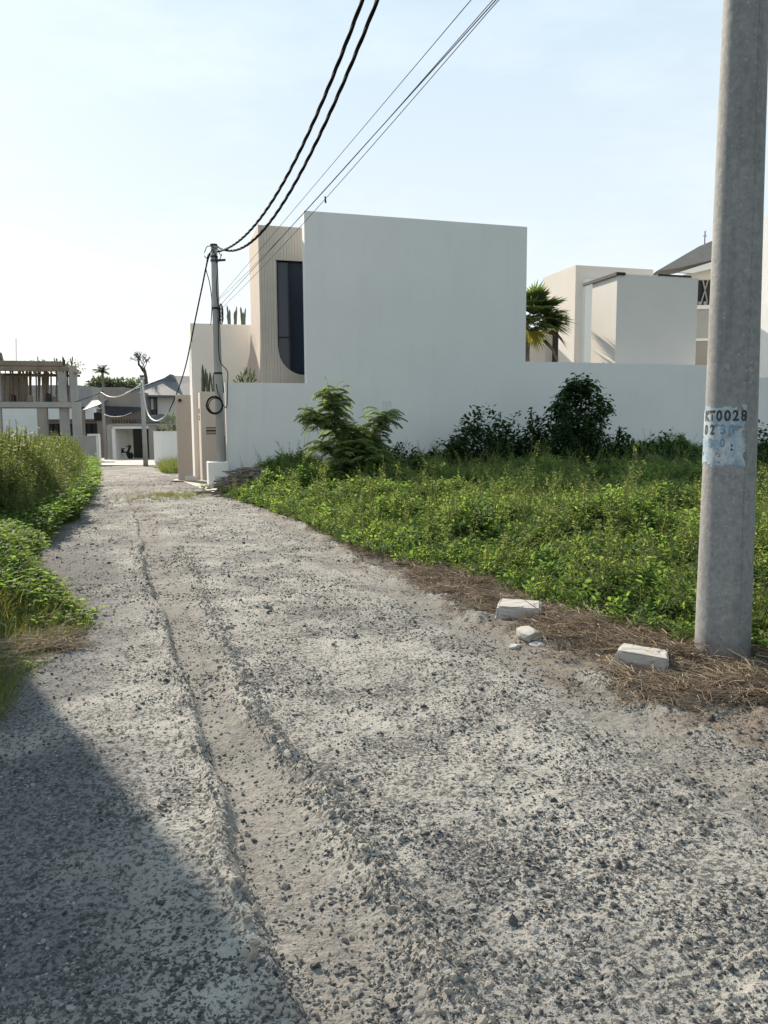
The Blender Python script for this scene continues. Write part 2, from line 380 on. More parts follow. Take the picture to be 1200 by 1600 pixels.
# ------------------------------------------------------------------ instancing for what nobody could count
def scatter(name, protos, pts, rots, scls, idx, label, cat, mat=None):
    n = len(pts); me = bpy.data.meshes.new(name); me.vertices.add(n)
    me.vertices.foreach_set('co', np.asarray(pts, np.float32).ravel())
    a = me.attributes.new('rot', 'FLOAT_VECTOR', 'POINT'); a.data.foreach_set('vector', np.asarray(rots, np.float32).ravel())
    a = me.attributes.new('scl', 'FLOAT_VECTOR', 'POINT'); a.data.foreach_set('vector', np.asarray(scls, np.float32).ravel())
    a = me.attributes.new('idx', 'INT', 'POINT'); a.data.foreach_set('value', np.asarray(idx, np.int32))
    me.update()
    o = bpy.data.objects.new(name, me); COL.objects.link(o)
    g = bpy.data.node_groups.new(name+'_scatter', 'GeometryNodeTree')
    g.interface.new_socket('Geometry', in_out='INPUT', socket_type='NodeSocketGeometry')
    g.interface.new_socket('Geometry', in_out='OUTPUT', socket_type='NodeSocketGeometry')
    gi = g.nodes.new('NodeGroupInput'); go = g.nodes.new('NodeGroupOutput')
    jn = g.nodes.new('GeometryNodeJoinGeometry')
    for p in reversed(protos):     # joined geometry lists the last link first
        oi = g.nodes.new('GeometryNodeObjectInfo'); oi.inputs['Object'].default_value = p; oi.inputs['As Instance'].default_value = True
        g.links.new(oi.outputs['Geometry'], jn.inputs[0])
    ip = g.nodes.new('GeometryNodeInstanceOnPoints'); ip.inputs['Pick Instance'].default_value = True
    def na(nm, ty):
        k = g.nodes.new('GeometryNodeInputNamedAttribute'); k.data_type = ty; k.inputs['Name'].default_value = nm; return k.outputs['Attribute']
    er = g.nodes.new('FunctionNodeEulerToRotation'); g.links.new(na('rot', 'FLOAT_VECTOR'), er.inputs[0])
    g.links.new(gi.outputs[0], ip.inputs['Points']); g.links.new(jn.outputs[0], ip.inputs['Instance'])
    g.links.new(na('idx', 'INT'), ip.inputs['Instance Index']); g.links.new(er.outputs[0], ip.inputs['Rotation'])
    g.links.new(na('scl', 'FLOAT_VECTOR'), ip.inputs['Scale']); g.links.new(ip.outputs[0], go.inputs[0])
    md = o.modifiers.new('scatter', 'NODES'); md.node_group = g
    return tag(o, label, cat, kind='stuff')
# ================================================================== GROUND, ROAD
def poly_curve(px, zf=None):
    P = sorted([(p.y, p.x) for p in (on_t(*q) for q in px)])
    ys = np.array([p[0] for p in P]); xs = np.array([p[1] for p in P]); return lambda Y: np.interp(Y, ys, xs)
veg_r = poly_curve([(243, 727), (262, 740), (284, 752), (335, 770), (400, 788), (480, 815), (560, 855), (650, 885), (760, 908), (850, 945), (950, 975), (1080, 1012), (1300, 1060)])
soil_r = poly_curve([(335, 772), (380, 785), (450, 806), (560, 872), (700, 942), (900, 1060), (1050, 1120), (1200, 1172), (1500, 1290)])
veg_l = poly_curve([(-40, 1120), (30, 1062), (95, 985), (112, 900), (108, 865), (138, 828), (168, 778), (163, 742), (157, 729)])
rutL = poly_curve([(190, 760), (212, 812), (225, 870), (243, 935), (262, 990), (290, 1060), (318, 1150), (350, 1250), (388, 1380), (428, 1480), (470, 1590), (500, 1660)])
rutR = poly_curve([(225, 770), (262, 840), (300, 900), (340, 1000), (395, 1130), (480, 1225), (545, 1335), (625, 1455), (705, 1590), (750, 1660)])
trackL = poly_curve([(400, 800), (520, 885), (700, 985), (860, 1085), (1040, 1200), (1250, 1340)])
trackR = poly_curve([(430, 800), (560, 880), (760, 975), (930, 1070), (1120, 1170), (1330, 1280)])
def wob(Y, s, a): return (fbm(Y*1.3, Y*0+s, 3, s)-.5)*a
def road_h(X, Y):
    near = np.clip(1-(Y-9)/12, .12, 1)
    a = rutL(Y)+wob(Y, 3, .12); b = rutR(Y)+wob(Y, 5, .10); w = np.maximum(b-a, .12); t = (X-a)/w
    teeth = .5+.9*vn(Y*22, X*6, 21)
    z = -.036*near*sst(-.02, .09, t)*(1-sst(.55, 1.02, t))
    z += .030*near*np.exp(-((X-a+.03)/.035)**2)*(.25+.9*teeth*fbm(Y*4, X*2, 3, 8))*(.4+1.2*sst(.35, .65, vn(Y*1.1, Y*0, 77)))
    z += .056*np.clip(1-(Y-3.2)/2.4, .12, 1)*np.exp(-((X-b-.04)/.055)**2)*(.3+.9*teeth*fbm(Y*3, X*2, 3, 9))*1.2
    z += .022*near*np.exp(-((t-.5)/.13)**2)*fbm(Y*2, X*0, 2, 14)
    a2 = trackL(Y); b2 = trackR(Y); t2 = (X-a2)/np.maximum(b2-a2, .15)
    z += -.018*near*sst(-.1, .25, t2)*(1-sst(.75, 1.1, t2)) + .022*near*np.exp(-((X-b2-.08)/.08)**2)*fbm(Y*9, X*9, 3, 31)*1.4
    inr = sst(0, .2, t)*(1-sst(.8, 1, t))
    z += (fbm(X*.8, Y*.8, 3, 40)-.5)*.06
    lump = fbm(X*13, Y*13, 4, 50)
    z += (lump-.5)*.010*(1-.5*inr)+np.clip(fbm(X*38, Y*38, 3, 60)-.5, 0, 1)*.036*(1-.5*inr)
    sr = soil_r(Y); z += np.where(X > sr, (fbm(X*9, Y*9, 3, 71)-.5)*.05, 0)
    return z+tern(Y)
def fan_road():
    rows = []; y = .7
    while y < 64: rows.append(y); y += max(.0105, .0058*y)
    Y = np.array(rows); NC = 440
    xl = np.maximum(veg_l(Y)-.9, -(.56*Y+1.6)); xr = np.minimum(veg_r(Y)+.7, .56*Y+1.8)
    far = Y > 19.5
    xl = np.where(far, np.maximum(xl, -14), xl)
    s = np.linspace(0, 1, NC)
    X = xl[:, None]+(xr-xl)[:, None]*s[None, :]; YY = np.repeat(Y[:, None], NC, 1)
    Z = road_h(X, YY)
    edge = np.minimum(s, 1-s)*(xr-xl)[:, None]
    Z -= .10*(1-sst(0, .35, edge))*(YY < 20)+.03*(1-sst(0, .2, edge))*(YY >= 20)
    V = np.stack([X, YY, Z], -1).reshape(-1, 3); nr = len(Y)
    i = np.arange(nr-1)[:, None]*NC+np.arange(NC-1)[None, :]
    Fc = np.stack([i, i+1, i+1+NC, i+NC], -1).reshape(-1, 4)
    me = bpy.data.meshes.new('road'); me.vertices.add(len(V)); me.vertices.foreach_set('co', V.astype(np.float32).ravel())
    me.loops.add(Fc.size); me.loops.foreach_set('vertex_index', Fc.astype(np.int32).ravel())
    me.polygons.add(len(Fc)); me.polygons.foreach_set('loop_start', np.arange(0, Fc.size, 4, dtype=np.int32))
    me.polygons.foreach_set('loop_total', np.full(len(Fc), 4, np.int32)); me.polygons.foreach_set('use_smooth', np.ones(len(Fc), bool))
    me.update(calc_edges=True)
    x = V[:, 0]; yv = V[:, 1]
    a = rutL(yv)+wob(yv, 3, .10); b = rutR(yv)+wob(yv, 5, .10); t = (x-a)/np.maximum(b-a, .12)
    rut = sst(-.1, .15, t)*(1-sst(.6, 1.15, t))
    t2 = (x-trackL(yv))/np.maximum(trackR(yv)-trackL(yv), .15)
    rut = np.maximum(rut, .85*sst(-.2, .2, t2)*(1-sst(.8, 1.3, t2)))*(.5+.8*fbm(x*3, yv*1.5, 3, 80)); rut = np.clip(rut, 0, 1)
    soil = sst(-.18, .25, x-soil_r(yv)+(fbm(x*4, yv*4, 3, 90)-.5)*.9)
    soil = np.maximum(soil, .6*sst(.25, .7, veg_l(yv)-x+(fbm(x*3, yv*3, 3, 91)-.5)*.5))
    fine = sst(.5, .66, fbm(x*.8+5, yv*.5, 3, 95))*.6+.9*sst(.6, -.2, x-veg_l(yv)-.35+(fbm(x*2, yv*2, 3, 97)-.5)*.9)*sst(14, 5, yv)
    fine = np.maximum(fine, sst(0, .5, rutL(yv)-.15-x)*sst(5.6, 3.6, yv)*sst(.30, .50, fbm(x*1.5+3, yv*1.0, 4, 99)))  # dark gravel, laid heavier here to deepen the near left shadow
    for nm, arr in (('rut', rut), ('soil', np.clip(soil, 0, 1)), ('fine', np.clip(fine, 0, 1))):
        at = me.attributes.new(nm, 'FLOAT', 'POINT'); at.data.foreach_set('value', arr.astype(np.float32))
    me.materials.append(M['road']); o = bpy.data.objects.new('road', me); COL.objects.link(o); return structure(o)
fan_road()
def ground_sheet():
    xs = list(np.linspace(-40, 40, 41)); ys = list(np.linspace(-10, 70, 41))
    xs = [-900, -300, -120]+xs+[120, 300, 900]; ys = [-600, -100, -30]+ys+[120, 300, 1200]
    mb = MB()
    for y in ys:
        for x in xs: mb.v.append((x, y, ter(min(y, 120))-.11))
    n = len(xs)
    for j in range(len(ys)-1):
        for i in range(n-1): mb.f.append((j*n+i, j*n+i+1, (j+1)*n+i+1, (j+1)*n+i))
    structure(mb.build('ground', M['ground']))
ground_sheet()
# stones strewn over the road
def stone_proto(k, m, flat=.7):
    bm = bmesh.new(); bmesh.ops.create_icosphere(bm, subdivisions=1, radius=1)
    r = random.Random(k)
    for v in bm.verts:
        v.co *= r.uniform(.68, 1.2); v.co.z *= flat; v.co.x *= 1.15
    me = bpy.data.meshes.new('pebble'); bm.to_mesh(me); bm.free(); me.materials.append(m)
    return bpy.data.objects.new('pebble', me)
peb = [stone_proto(k, M['pebble_d'] if k < 4 else M['pebble_l']) for k in range(8)]
def gravel():
    n = 760000
    # nearer ground gets more points: what is small far off is left to the material
    u = RNG.random(n); Y = 1.0+(29.0)*u**1.75
    X = RNG.random(n)*(1.2*Y+2.6)-(.6*Y+1.3)
    keep = (X > veg_l(Y)-.2) & (X < np.minimum(soil_r(Y)+.25, veg_r(Y)+.1)+RNG.random(n)*.3) & (RNG.random(n) < np.clip(1.6-Y/19, .0, 1))
    dens = fbm(X*1.6, Y*1.6, 3, 120); cl = fbm(X*9, Y*9, 2, 121)
    a = rutL(Y); b = rutR(Y); t = (X-a)/np.maximum(b-a, .12); inr = (t > 0) & (t < 1)
    keep &= RNG.random(n) < np.clip((dens-.22)*2.0, .15, 1)*np.clip((cl-.28)*2.8, .15, 1)*np.where(inr, 1.7, 1.0)
    X = X[keep]; Y = Y[keep]; n = len(X)
    s = .0043*np.exp(RNG.normal(0, .42, n))*(1+.06*np.maximum(Y-3, 0)); s = np.clip(s, .0025, .018)
    big = RNG.random(n) < .035; s[big] *= 1.8
    Z = road_h(X, Y)-s*.12
    rot = np.stack([RNG.normal(0, .4, n), RNG.normal(0, .4, n), RNG.random(n)*6.28], -1)
    sc = np.stack([s*(.8+.5*RNG.random(n)), s*(.8+.5*RNG.random(n)), s*(.6+.4*RNG.random(n))], -1)
    idx = np.where(RNG.random(n) < .74, RNG.integers(0, 4, n), RNG.integers(4, 8, n))
    scatter('gravel', peb, np.stack([X, Y, Z], -1), rot, sc, idx, 'loose dark and pale gravel strewn over the dusty road', 'gravel')
gravel()
def clods():       # lumps of dried mud along both lips of the tyre rut
    n = 5200; Y = 1.2+8.5*RNG.random(n)**2.2; side = RNG.random(n) < .35
    X = np.where(side, rutL(Y)-.045, rutR(Y)+.05)+RNG.normal(0, .05, n)
    s = np.clip(.0065*np.exp(RNG.normal(0, .5, n)), .004, .028)
    Z = road_h(X, Y)+s*.05
    rot = RNG.random((n, 3))*6.28; sc = np.stack([s, s*.85, s*.8], -1)
    scatter('mud_clod', [stone_proto(40+k, M['clod']) for k in range(4)], np.stack([X, Y, Z], -1), rot, sc, RNG.integers(0, 4, n), 'crumbled mud clods along both lips of the tyre rut', 'mud clods')
clods()
# ================================================================== VILLA COMPOUND (built on the villa's own grid: u along the front wall, v away from the road)
def hthing(name, label, cat, group=None): return thing(name, label, cat, tuple(HO), HANG, group)
u0 = hp(477, 450)[0]; u1 = hp(822.5, 450)[0]; ztop = 7.2
zl = 2.70; zr = 3.395; u2 = hp(1178, 590)[0]; zr2 = hp(1190, 589)[1]
villa = hthing('villa', 'white cube villa with blank front wall and ribbed beige tower with tall dark window', 'villa')
mb = MB(); mb.box(u0, u1, 0, .32, -.6, ztop); mb.build('front_wall', M['white'], villa)
tv = 1.3
ut0 = hp(404, 400, tv)[0]; ut1 = u0+1.6; zt = hp(404, 350, tv)[1]-.02
mb = MB(); mb.box(ut1+.003, u1-.12, .323, 8.5, -.6, ztop-.5); mb.build('house_body', M['white'], villa)
# tower: side wall that sweeps out at its foot, ribbed front with an opening whose lower corner is rounded
wu0 = hp(434, 500, tv)[0]; wz1 = hp(450, 407, tv)[1]; wz0 = hp(470, 586, tv)[1]
mb = MB()
sidez = [(-.6, -.55), (1.6, -.52), (2.4, -.42), (3.1, -.22), (3.8, -.06), (4.6, 0), (zt-.001, 0)]
mb.prism([(ut0+dx*.12, z) for z, dx in sidez]+[(ut0+.16, zt-.001), (ut0+.16, -.6)], tv+.062, tv+.7)
NF = 10
for k in range(NF):
    w_ = .12+.88*((k+1)/NF)**2
    mb.prism([(ut0+dx*w_, z) for z, dx in sidez]+[(ut0+.16, zt-.001), (ut0+.16, -.6)], tv+.7+1.5*k/NF, tv+.7+1.5*(k+1)/NF)
mb.build('side_wall', M['pinkbeige'], villa)
mb = MB(); mb.box(ut0+.163, ut1, tv+1.0, tv+2.2, -.6, zt-.002); mb.box(ut0+.163, ut1, tv+.06, tv+1.0, zt-.3, zt-.004)
mb.box(ut0+.163, wu0-.02, tv+.06, tv+1.0, -.6, zt-.3); mb.box(wu0-.02, ut1, tv+.06, tv+1.0, -.6, wz0-.02)
mb.build('tower_core', M['beige'], villa)
rad = .75
mb = MB(); pitch = .078; nb = int((ut1-ut0)/pitch)
for k in range(nb+1):
    a = ut0+k*pitch; b = a+pitch*.88; mid = (a+b)/2
    if a >= ut1: break
    b = min(b, ut1)
    if mid < wu0: mb.box(a, b, tv, tv+.058, -.6, zt)
    else:
        mb.box(a, b, tv, tv+.058, wz1, zt)
        def zc_(x):
            d_ = min(max(x-wu0, 0), rad); return wz0+rad-math.sqrt(max(0, rad*rad-(rad-d_)**2))
        m_ = (a+b)/2; mb.prism([(a, -.6), (b, -.6), (b, zc_(b)), (m_, zc_(m_)), (max(a, wu0), zc_(a))]+([(a, zc_(a))] if a < wu0-.001 else []), tv, tv+.058)
tag(mb.build('rib_cladding', M['batten'], villa), None, None, kind='stuff')
mb = MB(); mb.box(ut0+.002, wu0-.004, tv+.03, tv+.059, -.6, zt-.003); mb.box(wu0-.004, ut1-.002, tv+.03, tv+.059, wz1+.004, zt-.003)
arc = [(wu0+rad-rad*math.cos(t), wz0+rad-rad*math.sin(t)) for t in np.linspace(0, PI/2, 10)]
mb.prism([(ut1-.002, -.6), (wu0-.004, -.6), (wu0-.004, wz0+rad)]+arc[1:]+[(ut1-.002, wz0)], tv+.03, tv+.059)
mb.build('rib_backing', M['batten'], villa)
mb = MB(); fr = [Vector((p[0], tv+.10, p[1])) for p in arc]
mb.tube([Vector((wu0+.02, tv+.10, wz1))]+fr+[Vector((ut1, tv+.10, wz0))], .03, 6); win = mb.build('window', M['dark'], villa)
mb = MB(); mb.prism([(ut1, wz0-.05), (ut1, wz1+.05), (wu0-.03, wz1+.05), (wu0-.03, wz0+rad)]+arc[1:], tv+.16, tv+.18); mb.build('pane', M['glass'], win)
um = hp(455, 500, tv)[0]; mb = MB(); mb.box(um-.014, um+.014, tv+.09, tv+.155, wz0-.02, wz1); mb.build('mullion', M['dark'], win)
mb = MB(); mb.box(wu0, um-.015, tv+.11, tv+.15, wz0+1.05, wz0+1.075); mb.build('transom', M['dark'], win)
# street walls
wall = hthing('garden_wall', 'long white street wall running either side of the cube villa, taller on the right', 'wall')
mb = MB(); mb.box(0, u0-.0005, 0, .17, -.6, zl); mb.build('low_section', M['white'], wall)
mb = MB(); mb.box(u1+.0005, u2, 0, .17, -.6, zr); mb.build('tall_section', M['white'], wall)
mb = MB(); mb.box(u2+.002, u2+9, .016, .17, -.6, zr2); mb.build('stepped_section', M['white'], wall, bevel=.01)
# gatehouse
vp = 2.5
up0 = hp(315, 700, vp)[0]; zp = hp(325, 612, vp)[1]
gh = hthing('gate_wall', 'beige gatehouse pier with a slotted vent beside the pavement pole', 'gate wall')
mb = MB(); mb.box(up0, .05, vp, vp+2.2, -.5, zp); mb.build('pier', M['beige'], gh, bevel=.012)
va = hp(322, 667.5, vp); vb = hp(341, 678.5, vp)
mb = MB(); mb.box(va[0], vb[0], vp-.004, vp+.003, vb[1], va[1]); vent = mb.build('vent', M['dark'], gh)
for r in range(2):
    for k in range(13):
        w = (vb[0]-va[0])/13; h = (va[1]-vb[1])/2; mb = MB()
        x = va[0]+w*k; z = vb[1]+h*r; mb.box(x+w*.45, x+w*1.0, vp-.02, vp-.005, z+.02, z+h-.02); mb.build('slat', M['beige'], vent)
for yy in ((638, 646), (649, 652), (653.5, 656.5)):
    a = hp(311, yy[0], vp+.9); mb = MB()
    p1 = hp(310, yy[0], vp+.4); z1 = p1[1]; z0 = hp(310, yy[1], vp+.4)[1]
    mb.box(up0-.02, up0-.002, vp+.55, vp+.68, z0, z1); mb.build('wall_mark', M['dark'], gh)
pa = hp(277, 700, 2.9)[0]; pb = hp(300.5, 700, 2.9)[0]; pz = hp(288, 617, 2.9)[1]
gt = hthing('gate', 'plain beige sliding gate panel left of the tall grey block', 'gate')
mb = MB(); mb.box(pa, pb, 2.9, 3.02, -.12, pz); mb.build('gate_panel', M['pinkbeige'], gt, bevel=.008)
mb = MB(); mb.box(pb-.25, pb+.1, 2.82, 2.899, -.14, .09); mb.build('stop_block', M['white2'], gt)
mb = MB(); mb.tube([Vector((pa+.12, 2.9, pz-.16)), Vector((pa+.12, 2.84, pz-.16))], .05, 8); mb.build('wall_lamp', M['dark'], gt)
ba = hp(299, 560, 4.2)[0]; bb = hp(388, 560, 4.2)[0]; bz = hp(340, 506, 4.2)[1]
bl = hthing('entrance_block', 'tall pale grey rendered block with cacti on its roof beside the ribbed tower', 'building')
mb = MB(); mb.box(ba, bb+.4, 4.2, 6.2, -.5, bz); mb.build('block', M['white2'], bl, bevel=.015)
mb = MB(); mb.box(ba+.02, bb+.3, 4.9, 6.1, bz+.001, bz+.03); mb.build('roof_cap', M['white2'], bl)
# plinth round the pole foot
mb = MB(); mb.box(-.52, -.003, -.42, .3, -.4, hp(345, 722, -.4)[1]); pl = mb.build('pole_plinth', M['white'], bevel=.015)
pl.location = HO; pl.rotation_euler = (0, 0, HANG); tag(pl, 'low white plinth box at the foot of the slim pole by the street wall', 'plinth')
mb = MB(); zb = hp(352, 681, .5)[1]; mb.box(-.22, .0, .45, .7, .5, zb); mc = mb.build('meter_box', M['dark'], bevel=.01)
mc.location = HO; mc.rotation_euler = (0, 0, HANG); tag(mc, 'narrow dark cabinet behind the slim pole at the wall corner', 'cabinet')
# driveway apron
ap = [on_t(*q) for q in ((276, 748.5), (290, 756), (322, 770), (337, 770), (352, 752), (300, 749))]
ap = [on_t(262, 747), on_t(333, 775), on_t(352, 762)]
q1 = hw(.0, 2.49); q2 = hw(pa-.2, 2.85)
mb = MB(); P = [on_t(276, 750), on_t(333, 772), hw(-.1, .31), q1, q2]
mb.slab([(p.x, p.y) for p in P], [ter(p.y)-.15 for p in P], [ter(p.y)+.035 for p in P]); structure(mb.build('driveway', M['apron']))
# ------------------------------------------------------------------ cacti and pots of green over the walls
def cactus(name, label, base, h, arms, seed, group):
    r = random.Random(seed); t = thing(name, label, 'cactus', base, 0, group)
    for k in range(arms):
        x = r.uniform(-.25, .25)*h*.45; hh = h*r.uniform(.55, 1.0); lean = x*.35; y = r.uniform(-.1, .1)
        mb = MB(); n = 9; b = 8
        rr = .045*h/1.2*r.uniform(.8, 1.2)
        pts = [(x*.6+lean*(i/b)**1.5*2, y, hh*i/b) for i in range(b+1)]
        mb.tube(pts, [rr*(.8 if i == 0 else 1.0-.75*max(0, (i/b-.8)/.2)**2)*(1+.08*math.sin(i*2.1+k)) for i in range(b+1)], n)
        mb.build('stem', M['cactus'], t, smooth=False)
    return t
zc = bz
for (px, hpx, ar, lab, sd) in ((359, 37, 3, 'thin cactus clump on the grey block roof, first from the slim pole', 1), (367, 33, 4, 'dense cactus clump in the middle of the grey block roof', 2), (380, 40, 4, 'cactus clump on the grey block roof touching the ribbed tower', 3)):
    u = hp(px, 506, 5.2)[0]; p = hw(u, 5.2, zc+.02); cactus('cactus', lab, p, hpx/1200*25.5, ar, sd, 'cacti on the entrance block roof')
for (px, hpx, ar, lab, sd) in ((316, 44, 3, 'tallest cactus on the gatehouse pier, left end', 5), (326, 34, 4, 'bushy cactus in the middle of the gatehouse pier top', 6), (335.5, 42, 3, 'cactus half hidden left of the slim pole above the pier', 7), (350, 34, 2, 'small cactus showing right of the slim pole above the pier', 8)):
    u = hp(px, 611, 3.0)[0]; p = hw(u, 3.0, zp); cactus('cactus', lab, p, hpx/1200*23.2, ar, sd, 'cacti on the gatehouse pier')
def leafball(mb, c, rad, n, L, W, droop=.2, r=random):
    c = Vector(c)
    for k in range(n):
        d = Vector((r.gauss(0, 1), r.gauss(0, 1), r.gauss(0, 1))).normalized()
        q = c+Vector((d.x*rad[0], d.y*rad[1], d.z*rad[2]))*(r.random()**.4)
        dd = (d+Vector((r.gauss(0, .6), r.gauss(0, .6), r.gauss(0, .6)-droop))).normalized()
        mb.leaf(q, dd, Vector((r.gauss(0, .5), r.gauss(0, .5), 1)), L*r.uniform(.6, 1.3), W*r.uniform(.6, 1.2), .3)
u, z = hp(384, 592, .8); p = hw(u, .8, 0)
t = thing('potted_shrub', 'small grey green shrub peeping over the low wall beside the tower', 'shrub', p)
mb = MB(); leafball(mb, (0, 0, 2.62), (.32, .25, .36), 150, .22, .04, -.5); mb.build('foliage', M['darkleaf'], t)
mb = MB(); mb.tube([(0, 0, 0), (0.02, 0, 1.4), (0, 0, 2.5)], .03, 6); mb.build('stem', M['bark'], t)
# ------------------------------------------------------------------ fan palm behind the wall
pc = on_y(822, 503, 26.6)
palm = thing('fan_palm', 'fan palm with green, yellow and dried leaves behind the white street wall', 'palm', (pc.x, pc.y, 0))
mb = MB(); mb.tube([(0, 0, -.4), (.03, 0, 2), (0, 0, pc.z-.15)], [.17, .14, .12], 9); mb.build('trunk', M['bark_l'], palm)
def frond(mb, base, d, petiole, R, fold, seed, nseg=22, span=2.5, droop=.25):
    r = random.Random(seed); d = d.normalized(); c = base+d*petiole-Vector((0, 0, 1))*(petiole*.12)
    mb.tube([base, base+d*petiole*.5+Vector((0, 0, .03)), c], .014, 5)
    side = d.cross(Vector((0, 0, 1))); side = side.normalized() if side.length > .05 else Vector((1, 0, 0)); nrm = side.cross(d)
    for k in range(nseg):
        a = (k/(nseg-1)-.5)*span; L = R*(1-.22*abs(a/(span/2))**2)*r.uniform(.9, 1.05)
        dd = d*math.cos(a)+side*math.sin(a)+nrm*fold*abs(a)*.3
        p1 = c+dd*L*.55; p2 = c+dd*L-Vector((0, 0, 1))*L*droop*r.uniform(.5, 1.2)
        w = dd.cross(nrm).normalized()*(.052*R)
        up = nrm*.012*(1 if k % 2 else -1); b = len(mb.v)
        mb.v += [tuple(c), tuple(p1+w+up), tuple(p1-w-up), tuple(p2)]; mb.f += [(b, b+2, b+1), (b+1, b+2, b+3)]
crown = Vector((0, 0, pc.z-.05)); rr = random.Random(4)
for k in range(32):
    az = rr.uniform(0, 6.28); el = rr.uniform(-.3, 1.25)
    mb = MB(); frond(mb, crown, Vector((math.cos(az)*math.cos(el), math.sin(az)*math.cos(el), math.sin(el))), rr.uniform(.5, .8), rr.uniform(.85, 1.1), 1, k); mb.build('frond', M['palm'], palm)
for k, (x, z) in enumerate(((.9, .35), (.9, .02), (.8, .7), (.5, .95), (.7, .5), (.95, .2))):
    mb = MB(); frond(mb, crown, Vector((x, -.3, z)), .62, 1.0, 1, 40+k); mb.build('frond', M['palm'], palm)
mb = MB(); frond(mb, crown, Vector((.25, -.5, -.65)), .35, .75, 1, 60, droop=.4); o = mb.build('frond', M['palm_y'], palm); o['label'] = 'yellowed hanging fan leaf'
for k, (x, z) in enumerate(((.9, -.35), (.75, -.75))):
    mb = MB(); frond(mb, crown, Vector((x, -.25, z)), .75, .8, 1, 70+k, span=2.2, droop=.45); o = mb.build('frond', M['palm_d'], palm); o['label'] = 'dried brown drooping fan leaf'
# ------------------------------------------------------------------ neighbouring villa behind the right-hand wall
c0 = on_y(898, 500, 37.0); c0.z = 0
def nthing(name, label, cat): return thing(name, label, cat, tuple(c0), HANG)
def npx(x, y, v=0.0):
    d = ray(x, y); c = Vector((0, 0, EYE)); p = c+d*((v-(c-c0).dot(HV))/d.dot(HV))-c0; return p.dot(HU), p.z
def nside(x, y, u=0.0):
    d = ray(x, y); c = Vector((0, 0, EYE)); p = c+d*((u-(c-c0).dot(HU))/d.dot(HU))-c0; return p.dot(HV), p.z
nb_ = nthing('neighbour_villa', 'pale two part villa with dark flashing and doorway behind the palm', 'villa')
zN = npx(899, 414)[1]; uN1 = npx(1021, 420)[0]
vN = nside(848, 500)[0]; dv1 = nside(852, 500)[0]; dv0, dz = nside(873, 503)
mb = MB(); mb.box(0, uN1, 0, dv0, -1, zN); mb.box(.5, uN1, dv0+.001, dv1-.001, -1, zN-.1); mb.box(0, uN1, dv1, vN, -1, zN); mb.box(0, .499, dv0+.001, dv1-.001, dz, zN-.001)
mb.build('main_block', M['cream'], nb_)
mb = MB(); mb.box(.42, .49, dv0+.01, dv1-.01, 1, dz-.01); mb.build('door', M['dark'], nb_)
mb = MB(); mb.box(-1.2, 2, vN+.003, vN+7, -1, npx(848, 520, vN)[1]); mb.build('rear_wing', M['cream'], nb_)
mb = MB(); lv, lz = nside(885, 500); mb.box(-.06, -.002, lv-.05, lv+.05, lz-.22, lz+.22); mb.build('wall_lamp', M['dark'], nb_)
vf = -11.2; e0 = npx(963, 500, vf)[0]; e1 = npx(1089, 500, vf)[0]; ez0 = npx(964, 427, vf)[1]
vb_ = nside(937, 500, e0)[0]; s0 = npx(914, 500, -.3)[0]; s1 = npx(941, 500, -.3)[0]; sz_ = npx(925, 436, -.3)[1]
mb = MB(); mb.box(e0, e1, vf, vb_+.5, -1, ez0); mb.build('front_block', M['cream2'], nb_, bevel=.01)
mb = MB(); mb.box(s0, s1, -.3, -.003, -1, sz_); mb.build('side_pier', M['white'], nb_)
mb = MB(); mb.box(e0-.07, e0-.003, vf-.05, vb_+1.0, ez0-.07, ez0+.03); mb.box(e0-.002, e0+.26, vf-.05, vf-.003, ez0-.05, ez0+.03)
tag(mb.build('roof_flashing', M['dark'], nb_), None, None)
f0 = npx(1028, 430, vf)[0]; f1 = npx(1080, 430, vf)[0]
mb = MB(); mb.box(f0, f1, vf-.02, vf+.3, ez0+.001, ez0+.05); mb.build('parapet_flashing', M['dark'], nb_)
# gable house and tall white block further right
g0 = on_y(1027, 425, 42.0)
gh2 = thing('gable_house', 'grey house with sloping roof and dark truss behind the thick pole', 'house', (g0.x, g0.y, 0), math.radians(-8))
def gp(x, y, Y=42.0): p = on_y(x, y, Y); return p.x-g0.x, p.z
mb = MB(); pr = [gp(1025, 424), gp(1089, 387), gp(1150, 362), gp(1150, 399), gp(1113, 408), gp(1060, 419)]
mb.prism(pr, 0, 1.8); mb.build('roof', M['roof_m'], gh2)
mb = MB(); mb.prism([gp(1060, 426), gp(1113, 410), gp(1150, 399), gp(1150, 408), gp(1113, 421), gp(1080, 428)], .05, .3); mb.build('fascia', M['white'], gh2)
mb = MB(); mb.prism([gp(1064, 428), gp(1113, 414), gp(1150, 404), gp(1150, 434), gp(1084, 434)], .9, 1.1); mb.build('gable_wall', M['cream2'], gh2)
mb = MB(); xw0 = gp(1086, 500)[0]; xw1 = gp(1150, 500)[0]
mb.box(xw0, xw1, .6, 5, -1, gp(1100, 470)[1]); mb.build('wall', M['concrete'], gh2)
mb = MB(); mb.box(xw0, xw1, 1.4, 1.5, gp(1100, 470)[1]+.002, gp(1100, 428)[1]); mb.build('roof_shade_panel', M['dark'], gh2)  # dark sheet standing in for the shade inside the open roof
for k in range(7):
    a = xw0+.15+k*.33; zA = gp(1100, 469)[1]; zB = gp(1100, 430)[1]
    mb = MB(); mb.bar((a, 1.2, zA), (a+(.35 if k % 2 else -.3), 1.2, zB), .06, .06); mb.build('truss_bar', M['concrete'], gh2)
mb = MB(); mb.box(xw0+.02, xw1, .52, .598, gp(1100, 482)[1], gp(1100, 476)[1]); mb.build('ledge', M['white2'], gh2)
mb = MB(); mb.box(xw0+.02, xw1, .55, .598, gp(1100, 532)[1], gp(1100, 528)[1]); mb.build('ledge', M['white2'], gh2)
